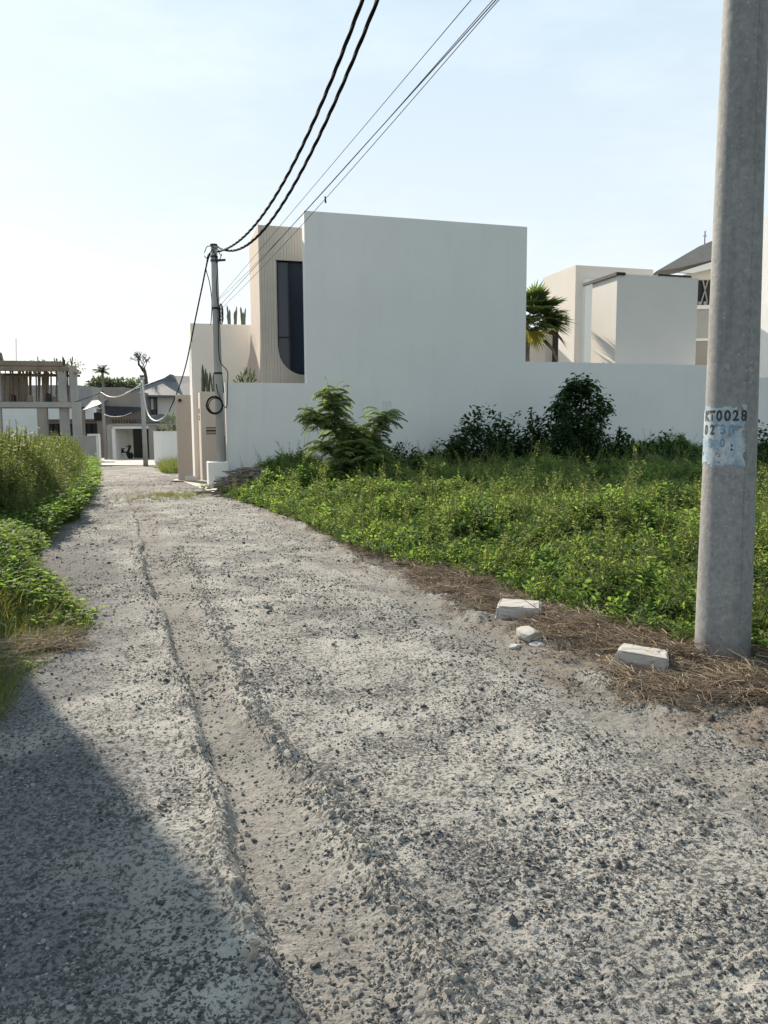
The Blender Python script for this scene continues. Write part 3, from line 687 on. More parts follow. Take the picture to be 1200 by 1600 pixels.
mb = MB(); mb.box(xw0+.02, xw1, .56, .597, -1, gp(1100, 533)[1]); mb.build('shutter', M['brown'], gh2)
for k in range(5):
    mb = MB(); a = xw0+.1+k*.28; mb.box(a, a+.07, .53, .596, gp(1100, 477)[1], gp(1100, 470)[1]); mb.build('baluster', M['dark'], gh2)
an = on_y(1101, 382, 43.5); mb = MB(); mb.tube([(0, 0, -.4), (0, 0, .72)], .03, 5); mb.tube([(-.1, 0, .45), (.1, 0, .45)], .02, 5); o = mb.build('antenna', M['wire'])
o.location = an; tag(o, 'thin antenna rod on the grey gable roof', 'antenna')
w0 = on_y(1216, 400, 33.0)
wb = thing('white_block_house', 'tall cream block house at the right edge behind the thick pole', 'house', (w0.x, w0.y, 0), HANG)
mb = MB(); mb.box(0, 6, 0, 2.0, -1, on_y(1216, 330, 33)[2]); mb.build('upper_block', M['white'], wb)
mb = MB(); mb.box(-.9, 6.2, -2.5, -.004, -1, on_y(1190, 462, 30.5)[2]); mb.build('lower_block', M['white'], wb)
# unseen house added left of the frame, shaped to throw the near road's shadow
lh = thing('shadow_house', 'unseen white house left of the road, its wall flared to cast the near shadow', 'house', (-5.58, 10.0, 0))
mb = MB(); mb.prism([(-8, -.4), (-.86, -.4), (.33, 5.62), (-2.5, 6.0), (-8, 6.0)], 0, .3); mb.build('gable_wall', M['white2'], lh)  # edge slanted to fit the shadow line on the road
mb = MB(); mb.box(-8, -4.6, .303, 6, -.4, 5.5); mb.build('wall', M['white2'], lh)
mb = MB(); mb.box(-8.1, -4.5, .303, 6.1, 5.503, 5.62); mb.build('roof', M['roof'], lh)
# ================================================================== POLES AND CABLES
pb0 = on_z(1128, 1033); ptp = on_y(1166, 0, pb0.y); lean = (ptp.x-pb0.x)/ptp.z
thick = thing('concrete_pole', 'thick mottled concrete utility pole with stencilled number and blue paint patch', 'utility pole', tuple(pb0))
PH = 7.8
def prad(z): return .167-.0105*z
mb = MB(); n = 48; rows = 60
for i in range(rows+1):
    z = -.3+(PH+.3)*i/rows
    for k in range(n):
        a = 2*PI*k/n; rr_ = prad(z)+.0012*math.sin(a*3+z*2)
        mb.v.append((lean*z+rr_*math.cos(a), rr_*math.sin(a), z))
for i in range(rows):
    for k in range(n): mb.f.append((i*n+k, i*n+(k+1) % n, (i+1)*n+(k+1) % n, (i+1)*n+k))
mb.f.append(tuple(rows*n+k for k in range(n))); mb.build('shaft', M['pole'], thick, smooth=True)
phc = math.atan2(-pb0.y, -pb0.x)
mb = MB(); mb.tube([(lean*z+(prad(z)+.0005)*math.cos(phc+.62), (prad(z)+.0005)*math.sin(phc+.62), z) for z in np.linspace(-.2, PH-.02, 40)], .0035, 5); mb.build('mould_seam', M['pole'], thick)
def on_pole(ang, z, off=.002):
    r_ = prad(z)+off; a = phc+ang; return (lean*z+r_*math.cos(a), r_*math.sin(a), z)
zpole = lambda y: on_y(1140, y, pb0.y-.15).z
zpt, zpb = zpole(632), zpole(731)
mb = MB(); ni, nj = 72, 60; ids = {}
for j in range(nj+1):
    for i in range(ni+1):
        ang = math.radians(-88+i*125/ni); z = zpb+(zpt-zpb)*j/nj; ids[(i, j)] = len(mb.v); mb.v.append(on_pole(ang, z, .0016))
AN, ZN = np.meshgrid(np.arange(ni), np.arange(nj), indexing='ij')
ns = fbm(AN*.13, ZN*.13, 4, 200); ns2 = fbm(AN*.05, ZN*.25, 3, 201)
for j in range(nj):
    for i in range(ni):
        e_ = min((ni-1-i)/9-.25*(nj-j)/nj*0, j/5, (nj-1-j)/6, 1.0)
        if ns[i, j]+.28*e_ > .52 and (ns2[i, j] > .24): mb.f.append((ids[i, j], ids[i+1, j], ids[i+1, j+1], ids[i, j+1]))
mb.build('paint_patch', M['paint'], thick)
def glyphs(txt, angs, zc_, h, mat, name, off=.0034, tilt=0.0):
    for ch, ang in zip(txt, angs):
        if ch == ' ': continue
        cu = bpy.data.curves.new('glyph', 'FONT'); cu.body = ch; cu.size = h/.70; cu.offset = h*.055; cu.align_x = 'CENTER'
        to = bpy.data.objects.new('glyph', cu); COL.objects.link(to)
        me = bpy.data.meshes.new_from_object(to); bpy.data.objects.remove(to)
        bm = bmesh.new(); bm.from_mesh(me)
        for q in range(2): bmesh.ops.subdivide_edges(bm, edges=[e for e in bm.edges if e.calc_length() > h*.12], cuts=1, use_grid_fill=False)
        bmesh.ops.triangulate(bm, faces=bm.faces)
        for v in bm.verts:
            x = v.co.x*.82; z = zc_-h/2+v.co.y+tilt*x; r_ = prad(z)
            v.co = Vector(on_pole(math.radians(ang)+x/r_, z, off))
        bm.to_mesh(me); bm.free(); me.materials.clear(); me.materials.append(mat)
        o = bpy.data.objects.new(name, me); COL.objects.link(o); o.parent = thick
glyphs('KT0028', (-62, -43, -25, -7, 10, 28), zpole(649), .060, M['ink'], 'stencil_letter')
glyphs('02', (-63, -41), zpole(671), .056, M['ink'], 'stencil_letter')
glyphs('30', (-15, 2), zpole(671), .056, M['ink_blue'], 'stencil_letter')
glyphs('30', (-46, -16), zpole(692), .050, M['ink_blue'], 'stencil_letter'); glyphs(':', (4,), zpole(697), .05, M['ink'], 'stencil_letter')
# slim pole
sp0 = on_y(345.5, 722, 20.25); sp1 = on_y(334, 383, 20.25)
slim = thing('utility_pole', 'slim grey utility pole standing on the white plinth at the wall corner', 'utility pole', (sp0.x, sp0.y, 0))
H = sp1.z; lx = (sp1.x-sp0.x)/(sp1.z-sp0.z)
def spz(z, dx=0, dy=0): return Vector((lx*(z-sp0.z)+dx, dy, z))
mb = MB(); mb.tube([spz(0), spz(2), spz(4.5), spz(H)], [.115, .108, .095, .085], 16); mb.build('shaft', M['concrete'], slim, smooth=True)
mb = MB(); mb.tube([spz(H-.02), spz(H+.02)], .095, 16); mb.build('cap', M['dark'], slim)
mb = MB(); mb.tube([spz(H-.32), spz(H-.27)], .097, 16); mb.build('pole_band', M['dark'], slim)
mb = MB(); mb.tube([spz(H-.42), spz(H-.36)], .1, 14); mb.bar(spz(H-.39, -.05), spz(H-.39, .3, -.1), .05, .05); mb.build('bracket', M['wire'], slim)
for zz in (4.55, 2.9):
    mb = MB(); mb.tube([spz(zz), spz(zz+.05)], .112, 14); mb.build('pole_band', M['dark'], slim)
mb = MB()
for k in range(9): mb.tube([spz(4.3+k*.03, .12+.05*math.cos(t+k)+.03, -.10+.03*math.sin(t*2)) + Vector((0, 0, .14*math.sin(t+k))) for t in np.linspace(0, 2*PI, 11)], .011, 5)
mb.build('cable_clamp', M['cable'], slim)
SP = Vector((sp0.x, sp0.y, 0))
# coil of spare cable
cc = on_y(336, 633, 20.02); R0 = 12.2/1200*20.0
mb = MB(); r_ = random.Random(3)
for k in range(6):
    a = r_.uniform(-.02, .02); b = r_.uniform(-.02, .02); R_ = R0+r_.uniform(-.02, .02)
    mb.tube([Vector((a+R_*math.cos(t)*.96, r_.uniform(-.008, .008)-.03*k/6, b+R_*math.sin(t))) for t in np.linspace(0, 2*PI, 33)], .013, 5, False)
o = mb.build('cable_coil', M['cable'], smooth=True); o.location = cc; tag(o, 'round coil of spare black cable hanging on the slim pole', 'cable coil')
def smooth(P, n=10):
    P = [Vector(p) for p in P]; Q = [P[0]*2-P[1]]+P+[P[-1]*2-P[-2]]; out = []
    for i in range(1, len(Q)-2):
        for k in range(n):
            t = k/n; a, b, c, d = Q[i-1], Q[i], Q[i+1], Q[i+2]
            out.append(.5*((2*b)+(c-a)*t+(2*a-5*b+4*c-d)*t*t+(3*b-a-3*c+d)*t**3))
    out.append(P[-1]); return out
def cable(name, label, pts, r, m, cat='cable', group=None, n=6):
    c = pts[0]; mb = MB(); mb.tube([p-c for p in pts], r, n); o = mb.build(name, m, smooth=True); o.location = c; return tag(o, label, cat, group)
# two twisted service cables: plan line from the slim pole towards the thick one, heights fitted as a parabola
def span(px_list, m, B):           # px_list: photo points; the cable hangs in a vertical plane through the slim pole
    top = Vector((sp1.x+.12, sp1.y-.1, 0)); pts = []
    for x, y in px_list:
        d = ray(x, y)
        # X = top.x+(top.y-Y)*m  and  X/Y = d.x/d.y
        Y = (top.x+top.y*m)/(d.x/d.y+m); pts.append(on_y(x, y, Y))
    ys = np.array([p.y for p in pts]); zs = np.array([p.z for p in pts]); k = np.polyfit(ys, zs, 3 if len(ys) > 5 else 2)
    Ys = np.linspace(top.y, B, 140); return [Vector((top.x+(top.y-Y)*m, Y, float(np.polyval(k, Y)))) for Y in Ys]
def twisted(label, pts, group, rs=.0145, off=.0135, turns=1.5):
    c = pts[0]; t = thing('twisted_cable', label, 'cable', tuple(c), 0, group)
    L = 0; ls = [0]
    fine = smooth(pts, 5)
    for i in range(1, len(fine)): L += (fine[i]-fine[i-1]).length; ls.append(L)
    for s_ in range(3):
        mb = MB(); q = []
        for p, l in zip(fine, ls):
            a = l*2*PI*turns/1.0*.55+s_*2*PI/3; q.append(p-c+Vector((math.cos(a)*off, 0, math.sin(a)*off)))
        mb.tube(q, rs, 5); mb.build('strand', M['cable'], t, smooth=True)
cab1 = [(345, 392), (365, 383), (395, 352), (425, 318), (457, 262), (479, 215), (500, 165), (527, 97), (545, 56), (568, 0)]
cab2 = [(349, 391), (370, 388), (400, 372), (430, 337), (455, 300), (480, 252), (505, 192), (530, 144), (563, 69), (590, 0)]
twisted('left of the two thick twisted black cables rising from the slim pole', span(cab1, .365, 6.6), 'twisted power cables')
twisted('right of the two thick twisted black cables rising from the slim pole', span(cab2, .385, 6.6), 'twisted power cables')
# thin wires from the slim pole's lower clamp to high on the thick pole
for k, (za, ends, lab) in enumerate(((4.75, (736, 0), 'thinnest wire, uppermost of the four slanting over the white wall'), (4.72, (770, 0), 'second slanting thin wire above the white wall'), (4.55, (775, 0), 'third slanting thin wire, nearly touching the fourth'), (4.45, (779, 0), 'lowest of the four slanting thin wires'))):
    A_ = SP+spz(za, .05, -.1); B_ = Vector((pb0.x+lean*5.5, pb0.y, 0))
    f = (A_.y-B_.y); d = ray(*ends); mX = (B_.x-A_.x)/f
    Y = (A_.x+A_.y*mX)/(d.x/d.y+mX); Pm = on_y(ends[0], ends[1], Y)
    # straight line through A and Pm in height, with a little sag
    sl = (Pm.z-A_.z)/(A_.y-Pm.y)
    pts = []
    for s_ in np.linspace(0, 1, 40):
        yy = A_.y-f*s_; pts.append(Vector((A_.x+(A_.y-yy)*mX, yy, A_.z+sl*(A_.y-yy)-.10*(k % 2)*math.sin(PI*min(1, (A_.y-yy)/(A_.y-Pm.y))))))
    cable('thin_wire', lab, pts, .0045 if k != 2 else .006, M['wire'], 'wire', 'thin wires over the villa', 5)
u_, z_ = hp(508, 312, -3); q = hw(u_, -3, z_)
mb = MB(); mb.tube([(0, 0, .07), (.01, 0, -.07)], [.018, .022], 7); o = mb.build('wire_tag', M['dark']); o.location = q; tag(o, 'small dark clip hanging from a thin wire above the white wall', 'wire clip')
# drop cables to the far poles
def terpole(px, y0, y1, name, label, r, m):
    b = on_t(px[0], y0); tpt = on_y(px[1], y1, b.y); t = thing(name, label, 'utility pole', (b.x, b.y, b.z), 0, 'far poles by the garage')
    mb = MB(); mb.tube([(0, 0, -.3), ((tpt.x-b.x), 0, tpt.z-b.z)], [r, r*.75], 10); mb.build('shaft', m, t, smooth=True)
    mb = MB(); mb.tube([((tpt.x-b.x), 0, tpt.z-b.z-.02), ((tpt.x-b.x), 0, tpt.z-b.z+.05)], r*.85, 10); mb.build('cap', M['dark'], t)
    return b, tpt
fb, ft = terpole((228, 221.5), 729, 588, 'utility_pole', 'pale concrete pole in front of the garage, right of its opening', .13, M['concrete'])
gb, gt2 = terpole((166, 159.5), 719, 612, 'utility_pole', 'thin grey pole left of the garage holding a pale cable', .13, M['concrete_d'])
def pxcable(pl): return smooth([on_y(x, y, Y) for x, y, Y in pl], 8)
cable('drop_cable', 'long black cable sagging from the slim pole to the far garage pole', pxcable([(333, 392, 20.2), (325, 405, 20.5), (316, 447, 21.5), (305, 500, 23), (290, 572, 26), (276, 615, 29), (264, 643, 31.5)]), .021, M['cable'])
cable('drop_cable', 'pale end of the sagging cable looped up to the far garage pole', pxcable([(264, 643, 31.5), (254, 654, 33), (242, 657.5, 34.2), (232, 648, 35.5), (226, 625, 36.5), (222, 595, 37.2)]), .028, M['wire_w'])
cable('pale_cable', 'pale cable drooping between the two far poles near the brown house', pxcable([(158, 613, 49), (168, 619, 48), (180, 620.5, 46), (192, 617, 44), (206, 610, 41), (221, 600, 37.5)]), .028, M['wire_w'])
cable('pale_cable', 'lower pale cable drooping in front of the dark shade net', pxcable([(163, 648, 49), (175, 651, 48.5), (192, 650, 48), (205, 645, 47)]), .02, M['wire_w'])
cable('thin_wire', 'thin grey wire from the unfinished building to the thin far pole', pxcable([(118, 628, 55), (135, 622, 53), (160, 612, 49.5)]), .03, M['wire'], 'wire')
for k, (pl_, lab) in enumerate((([(325, 398, 20.1), (322, 420, 20.1), (327, 440, 20.2), (331, 470, 20.25), (330, 500, 20.6), (329, 507, 21)], 'loose black wire dangling left of the slim pole'),
      ([(336, 398, 20.0), (340, 420, 20.05), (338, 450, 20.1), (341, 480, 20.1)], 'loose wire running down the right side of the slim pole'),
      ([(341, 500, 20.05), (343, 560, 20.05), (355, 580, 20.05), (355.5, 600, 20.05), (354, 636, 20.1), (346, 628, 20.08)], 'black wire looping out right of the slim pole at coil height'),
      ([(338, 600, 20.05), (340, 612, 20.05), (345, 622, 20.05)], 'short black wire leading into the cable coil'))):
    cable('loose_wire', lab, pxcable(pl_), .012, M['cable'], 'wire', 'loose wires on the slim pole', 5)
for k in range(4):
    pts = [SP+spz(H-.05-.03*k, .0, -.1)]+[SP+spz(H-.15-.05*k+.1*math.sin(j*1.3+k), (.07+.05*j)*(1 if k % 2 else -1), -.12) for j in range(1, 4)]
    cable('loose_wire', ('short wire end on the left of the slim pole top', 'short wire end on the right of the slim pole top', 'lower curl of wire left of the slim pole top', 'lower curl of wire right of the slim pole top')[k], smooth(pts, 5), .011, M['cable'], 'wire', None, 5)
# ================================================================== FAR LEFT: unfinished building, houses, garage, trees
def far(name, label, cat, x, Y, group=None):
    p = on_y(x, 700, Y); return thing(name, label, cat, (p.x, p.y, 0), 0, group), p.x
def fx(x, y, Y, ox): p = on_y(x, y, Y); return p.x-ox, p.z
# --- unfinished concrete building
YU = 55.0
ub, ox = far('unfinished_building', 'unfinished grey concrete building propped with many bamboo poles', 'building', 60, YU)
ub.rotation_euler = (0, 0, math.radians(14))
def U(x, y): return fx(x, y, YU, ox)
def ubox(name, x0, x1, y0, y1, d0, d1, m): a = U(x0, y1); b = U(x1, y0); mb = MB(); mb.box(a[0], b[0], d0, d1, a[1], b[1]); return mb.build(name, m, ub)
ubox('floor_slab', -40, 113, 627.5, 637, 0, 3.4, M['concrete'])
ubox('roof_beam', -40, 110.5, 572, 580, .0, .5, M['plywood'])
mb = MB(); a = U(-40, 580); b = U(110, 572); mb.box(a[0], b[0], .51, 3.4, b[1]-.12, b[1]-.01); mb.build('roof_slab', M['plywood'], ub)
mb = MB(); a = U(-40, 572); b = U(92, 563.5); mb.box(a[0], b[0], .1, 3.2, a[1]+.003, b[1]); mb.build('upper_formwork', M['plywood'], ub)
ubox('corner_column', 107, 114.5, 570, 627, -.05, .4, M['concrete']); ubox('corner_column', 111.5, 121, 627.2, 696, -.08, .4, M['concrete'])
ubox('column', 89, 99, 580.3, 627.3, .1, .5, M['concrete']); ubox('column', -4, 3.5, 580.3, 627.3, -.03, .4, M['concrete'])
ubox('column', 91, 102, 637.2, 690, .4, .9, M['concrete']); ubox('column', 59.5, 71, 637.2, 690, .1, .7, M['concrete_d']); ubox('column', -3, 5.5, 637.2, 690, -.03, .4, M['concrete'])
ubox('column', 25, 33, 580.3, 627.3, 2.2, 2.6, M['concrete_d']); ubox('column', 55, 62, 580.3, 627.3, 2.9, 3.3, M['concrete_d'])
ubox('projecting_plank', 112, 123, 581, 583.3, -.3, -.1, M['wood'])
ubox('rear_wall', -20, 16, 580.3, 626, 3.2, 3.39, M['concrete_d'])
rg = random.Random(21)
for k in range(46):
    x = rg.uniform(4, 108); d = rg.choice((.6, 1.1, 1.7, 2.4, 3.0)); a = U(x, 627); b = U(x+rg.uniform(-2, 2), 577)
    mb = MB(); mb.tube([(a[0], d, a[1]), (b[0], d, b[1])], rg.uniform(.035, .06), 5); mb.build('prop', M['wood'], ub)
for k in range(6):
    x = 8+k*18; a = U(x, 584+rg.uniform(-1, 1)); mb = MB(); mb.box(a[0]-.9, a[0]+.9, .9, 1.0, a[1]-.12, a[1]+.05); mb.build('joist', M['plywood'], ub)
for k, (x, y0, y1) in enumerate(((40, 615, 627), (67, 612, 627), (75, 616, 627), (13, 614, 627), (83, 617, 627))):
    a = U(x, y1); b = U(x+7, y0); mb = MB(); mb.prism([(a[0], a[1]+.01), (b[0], a[1]+.01), (b[0]-.05, b[1]-.1), (a[0]+.12, b[1])], .6+.2*k, 1.2+.2*k); mb.build('material_heap', M['dark'] if k % 2 else M['plywood'], ub)
mb = MB(); a = U(23, 565); b = U(22.5, 527); mb.tube([(a[0], 1, a[1]), (b[0], 1, b[1])], .022, 5); mb.build('rebar', M['bark'], ub)
for k in range(10):
    x = rg.choice((55, 58, 62, 79, 81, 84, 88, 95, 97, 108)); a = U(x, 572); mb = MB(); mb.tube([(a[0], .2, a[1]), (a[0]+rg.uniform(-.1, .1), .2, a[1]+rg.uniform(.4, .75))], .035, 4); mb.build('rebar', M['bark'], ub)
a = U(0, 566); mb = MB(); mb.prism([(a[0]-.5, a[1]), (a[0]+.22, a[1]), (a[0]+.1, a[1]+.7), (a[0]-.4, a[1]+.9)], .6, 1.2); mb.build('ridge_post', M['wood'], ub)
# --- grey low wall
p0 = on_t(155, 727.5); p1 = Vector((p0.x-9, p0.y-1.0, ter(p0.y))); h_ = on_y(155, 681, p0.y).z-p0.z
mb = MB(); mb.bar((0, 0, h_/2-.15), (p1.x-p0.x, p1.y-p0.y, h_/2-.15), .2, h_+.3); lw = mb.build('wall', M['concrete'], thing('boundary_wall', 'grey concrete boundary wall at the end of the tall weeds', 'wall', tuple(p0)))
mb = MB(); mb.box(-.5, .06, -.16, .16, h_-.003, h_+.10); mb.build('end_cap', M['white2'], lw.parent)
mb = MB(); mb.box(-.06, .08, -.13, .13, -.3, h_-.004); mb.build('end_post', M['white2'], lw.parent)
# --- blue grey hall and white wall seen under the slab
hb, ox = far('grey_hall', 'pale blue grey hall behind the unfinished building', 'building', 100, 75)
def Hf(x, y): return fx(x, y, 75, ox)
mb = MB(); a = Hf(-60, 700); b = Hf(144, 604); mb.box(a[0], b[0], 0, 6, -2, b[1]-2.0); mb.build('wall', M['white'], hb)
mb = MB(); c = Hf(118, 601.5); mb.prism([(a[0], b[1]-2.0), (b[0], b[1]-2.0), (b[0], b[1]), (c[0], c[1]), (a[0], c[1])], .05, 5.9); mb.build('upper_wall', M['roof_l'], hb)
mb = MB(); a = Hf(118, 639); b = Hf(134, 636); mb.box(a[0], b[0], -.4, -.004, a[1], b[1]); mb.build('canopy', M['dark'], hb)
fb1, ox = far('dark_shed', 'low dark shed behind the weeds under the unfinished building', 'shed', 110, 66)
a = fx(78, 720, 66, ox); b = fx(152, 657, 66, ox); mb = MB(); mb.box(a[0], b[0], 0, 3, -2, b[1]); mb.build('wall', M['brown'], fb1)
for k in range(9):
    x = a[0]+(b[0]-a[0])*(k+.5)/9; mb = MB(); mb.box(x-.28, x+.28, -.06, -.004, -1.8, b[1]-.25); mb.build('plank', M['dark'], fb1)
mb = MB(); mb.box(a[0]-.2, b[0]+.1, -.4, 3.2, b[1]+.002, b[1]+.12); mb.build('roof', M['roof'], fb1)
# --- brown flat-roofed house with awning and shade net
bh, ox = far('brown_house', 'brown flat roofed house with a dark sagging shade net', 'house', 185, 64)
def B(x, y): return fx(x, y, 64, ox)
def bbox(name, x0, x1, y0, y1, d0, d1, m): a = B(x0, y1); b = B(x1, y0); mb = MB(); mb.box(a[0], b[0], d0, d1, a[1], b[1]); return mb.build(name, m, bh)
bbox('upper_wall', 144, 179, 603, 622, 2, 8, M['brown']); bbox('roof_slab', 150, 223, 613, 637, .5, 1.99, M['brown']); bbox('lower_wall', 146, 224, 637.2, 720, 1.2, 1.98, M['brown'])
bbox('brick_band', 168, 222, 655, 666, .9, 1.19, M['brick'])
for k in range(12):
    x = 169+k*4.4; bbox('brick_pier', x, x+.8, 655.2, 666, .8, .899, M['brown'])
mb = MB(); q = [B(135, 641), B(163, 631), B(150, 619), B(136, 624)]
mb.slab([(q[0][0], -.8), (q[1][0], -.8), (q[1][0]+.1, .48), (q[0][0]+.3, .48)], [q[0][1]-.04, q[1][1]-.04, B(160, 624)[1], B(142, 626)[1]], [q[0][1], q[1][1], B(160, 624)[1]+.05, B(142, 626)[1]+.05]); mb.build('awning', M['roof_l'], bh)
bbox('window', 139, 147, 644, 657, 1.12, 1.19, M['dark']); bbox('window', 149, 155, 645, 657, 1.12, 1.19, M['dark']); bbox('post', 132, 135, 640, 690, -.5, -.3, M['concrete_d'])
mb = MB(); ns_ = 9; rows_ = []
for j in range(5):
    for i in range(ns_+1):
        t_ = i/ns_; top = B(163+57*t_, 634.5+2*t_); bot = B(163+57*t_, 642+11*math.sin(PI*min(1, t_*.85))*1.0-3*t_)
        f_ = j/4; mb.v.append((top[0], -.25-.9*f_+.15*math.sin(i*2.1), top[1]*(1-f_)+bot[1]*f_))
for j in range(4):
    for i in range(ns_): mb.f.append((j*(ns_+1)+i, j*(ns_+1)+i+1, (j+1)*(ns_+1)+i+1, (j+1)*(ns_+1)+i))
sn = mb.build('shade_net', M['tarp'], bh); md = sn.modifiers.new('thick', 'SOLIDIFY'); md.thickness = .02
# --- garage
YG = 55.5
gg, ox = far('garage', 'open concrete garage with a dark interior at the end of the road', 'garage', 205, YG)
def G_(x, y): return fx(x, y, YG, ox)
zg = ter(YG)
def gbox(name, x0, x1, y0, y1, d0, d1, m, par=None):
    a = fx(x0, y1, YG+d0, ox); b = fx(x1, y0, YG+d0, ox); mb = MB(); mb.box(a[0], b[0], d0, d1, a[1], b[1]); return mb.build(name, m, par or gg)
gbox('lintel', 176, 232, 666, 670, 0, .35, M['white2']); gbox('pillar', 176.5, 179.5, 670.2, 720, .02, .35, M['white2']); gbox('pillar', 169, 175.8, 664, 720, .3, .8, M['concrete'])
gbox('pillar', 234, 242.5, 666, 722, -.05, .4, M['concrete_d']); gbox('side_beam', 232.5, 262, 663, 671, .45, .9, M['concrete_d'])
gbox('roof', 170, 262, 661.5, 665.8, .36, 6, M['concrete_d']); gbox('inner_wall', 180, 206, 668, 720, 3.0, 3.2, M['white2']); gbox('rear_wall', 205, 262, 660, 720, 5.6, 5.8, M['dark']); gbox('side_wall', 178, 180.5, 666.5, 720, .36, 2.99, M['white2'])  # rear wall coloured near black for the shade inside the garage
gbox('dark_gate', 228, 233.5, 673, 717, .5, .6, M['dark'])
for k, (x0, y0, x1, y1) in enumerate(((186, 681, 191, 694), (197, 679, 191.5, 694))):
    a = fx(x0, y0, YG+2.9, ox); b = fx(x1, y1, YG+2.9, ox); mb = MB(); mb.bar((a[0], 2.9, a[1]), (b[0], 2.9, b[1]), .07, .07); mb.build('wall_bracket', M['wood'], gg)
gbox('shelf', 183, 199, 697, 698.6, 2.5, 2.95, M['dark'])
ps = on_t(200, 722); mb = MB()
P = [on_t(157, 727.5), on_t(243, 727.5), on_t(243, 716), on_t(157, 716)]
mb.slab([(p.x, p.y) for p in P], [p.z-.1 for p in P], [p.z+.04 for p in P]); structure(mb.build('forecourt', M['apron']))
# motor scooter in the garage
mp = on_y(193.5, 714.8, YG+1.3); mp.z = ter(YG)-.02; sc = thing('motor_scooter', 'dark motor scooter parked side on inside the far garage', 'scooter', (mp.x, mp.y+.2, mp.z+.04), 0)
for x in (-.42, .42):
    mb = MB(); mb.tube([(x, -.05, .24), (x, .05, .24)], .24, 14); w = mb.build('wheel', M['black'], sc)
mb = MB(); mb.prism([(-.62, .45), (-.1, .30), (.25, .30), (.40, .70), (.50, .95), (.38, .98), (.22, .55), (-.02, .50), (-.10, .68), (-.66, .72)], -.13, .13); mb.build('body', M['black'], sc, bevel=.02)
mb = MB(); mb.prism([(-.68, .722), (-.02, .70), (.02, .76), (-.3, .80), (-.70, .84)], -.12, .12); mb.build('seat', M['black'], sc)
mb = MB(); mb.tube([(.40, -.32, 1.02), (.43, 0, .97), (.40, .32, 1.02)], .02, 6); mb.build('handlebar', M['dark'], sc)
mb = MB(); mb.box(-.16, .16, -.16, -.132, .33, .43); mb.build('side_panel', M['white2'], sc)
# --- far house with hip roofs
fh, ox = far('hip_roof_house', 'white two storey house with grey hipped roof and barred window', 'house', 255, 66)
def R_(x, y): return fx(x, y, 66, ox)
def rbox(name, x0, x1, y0, y1, d0, d1, m, par=None): a = R_(x0, y1); b = R_(x1, y0); mb = MB(); mb.box(a[0], b[0], d0, d1, a[1], b[1]); return mb.build(name, m, par or fh)
rbox('wall', 220, 330, 617, 720, 0, 7, M['white'])
E0 = R_(198, 617.5); E1 = R_(330, 619); Rg0 = R_(254, 583); Rg1 = R_(330, 585)
mb = MB(); v = [(E0[0], -1.0, E0[1]), (E1[0], -1.0, E1[1]), (E1[0], 8, E1[1]), (E0[0], 8, E0[1]), (Rg0[0], 3.2, Rg0[1]), (Rg1[0], 3.2, Rg1[1])]
v += [(a, b, c-.16) for a, b, c in v[:4]]
mb.add(v, [(0, 1, 5, 4), (1, 2, 5), (2, 3, 4, 5), (3, 0, 4), (0, 6, 7, 1), (1, 7, 8, 2), (2, 8, 9, 3), (3, 9, 6, 0), (6, 9, 8, 7)]); rf = mb.build('roof', M['roof'], fh)
mb = MB(); e0_, r0_ = Vector(v[0]), Vector(v[4]); e3_ = Vector(v[3]); dz = Vector((-.02, 0, .03))
mid = R_(261, 595); mb.tube([e0_+dz, r0_+dz], .07, 5); mb.build('hip_ridge', M['roof'], rf)
mb = MB(); g_ = R_(262, 594); mb.prism([(Rg0[0]-.9, Rg0[1]-.55), (Rg0[0]+.6, Rg0[1]-.55), (Rg0[0]+.1, Rg0[1]+.06)], 2.0, 3.1); mb.build('gablet', M['roof'], rf)
wf = rbox('window', 231, 245.5, 621, 648, -.08, -.003, M['dark'])
for k in range(3): rbox('pane', 232.2+k*4.5, 235.4+k*4.5, 622.5, 640, -.10, -.083, M['glass_l'] if k != 1 else M['white2'], wf)
for k in range(2): rbox('pane', 232.2+k*6.8, 237.8+k*6.8, 641.5, 646.8, -.10, -.083, M['glass_l'], wf)
E0 = R_(222, 664); E1 = R_(300, 665); T0 = R_(258, 647)
mb = MB(); mb.add([(E0[0], -3.2, E0[1]), (E1[0], -3.2, E1[1]), (E1[0], -.02, E1[1]), (E0[0], -.02, E0[1]), (T0[0], -1.4, T0[1]), (E1[0]-.6, -1.4, T0[1]-.3)],
       [(0, 1, 5, 4), (1, 2, 5), (2, 3, 4, 5), (3, 0, 4), (0, 3, 2, 1)]); mb.build('porch_roof', M['roof'], fh)
# --- white wall right of the garage and a bush above it
wp0 = on_t(241.5, 725); wp1 = on_t(300, 727); h_ = on_y(242, 675, wp0.y).z-wp0.z
fw = thing('white_wall', 'plain white wall between the garage and the beige gate panel', 'wall', tuple(wp0))
mb = MB(); mb.box(0, 5, 0, .2, -.3, h_); mb.build('wall', M['white'], fw)
mb = MB(); mb.box(-.02, 5, -.02, .22, h_+.001, h_+.05); mb.build('coping', M['white2'], fw)
bp = on_y(270, 662, wp0.y+1.2); mb = MB(); leafball(mb, (0, 0, 0), (.62, .4, .55), 260, .32, .06, -.2); t = thing('wall_bush', 'spiky green bush showing over the plain white wall', 'bush', (bp.x, bp.y, ter(bp.y)))
o = mb.build('foliage', M['farleaf'], t); o.location.z = bp.z-t.location.z
mb = MB(); mb.tube([(0, 0, -.2), (.05, 0, bp.z-t.location.z)], .06, 6); mb.build('stem', M['bark'], t)
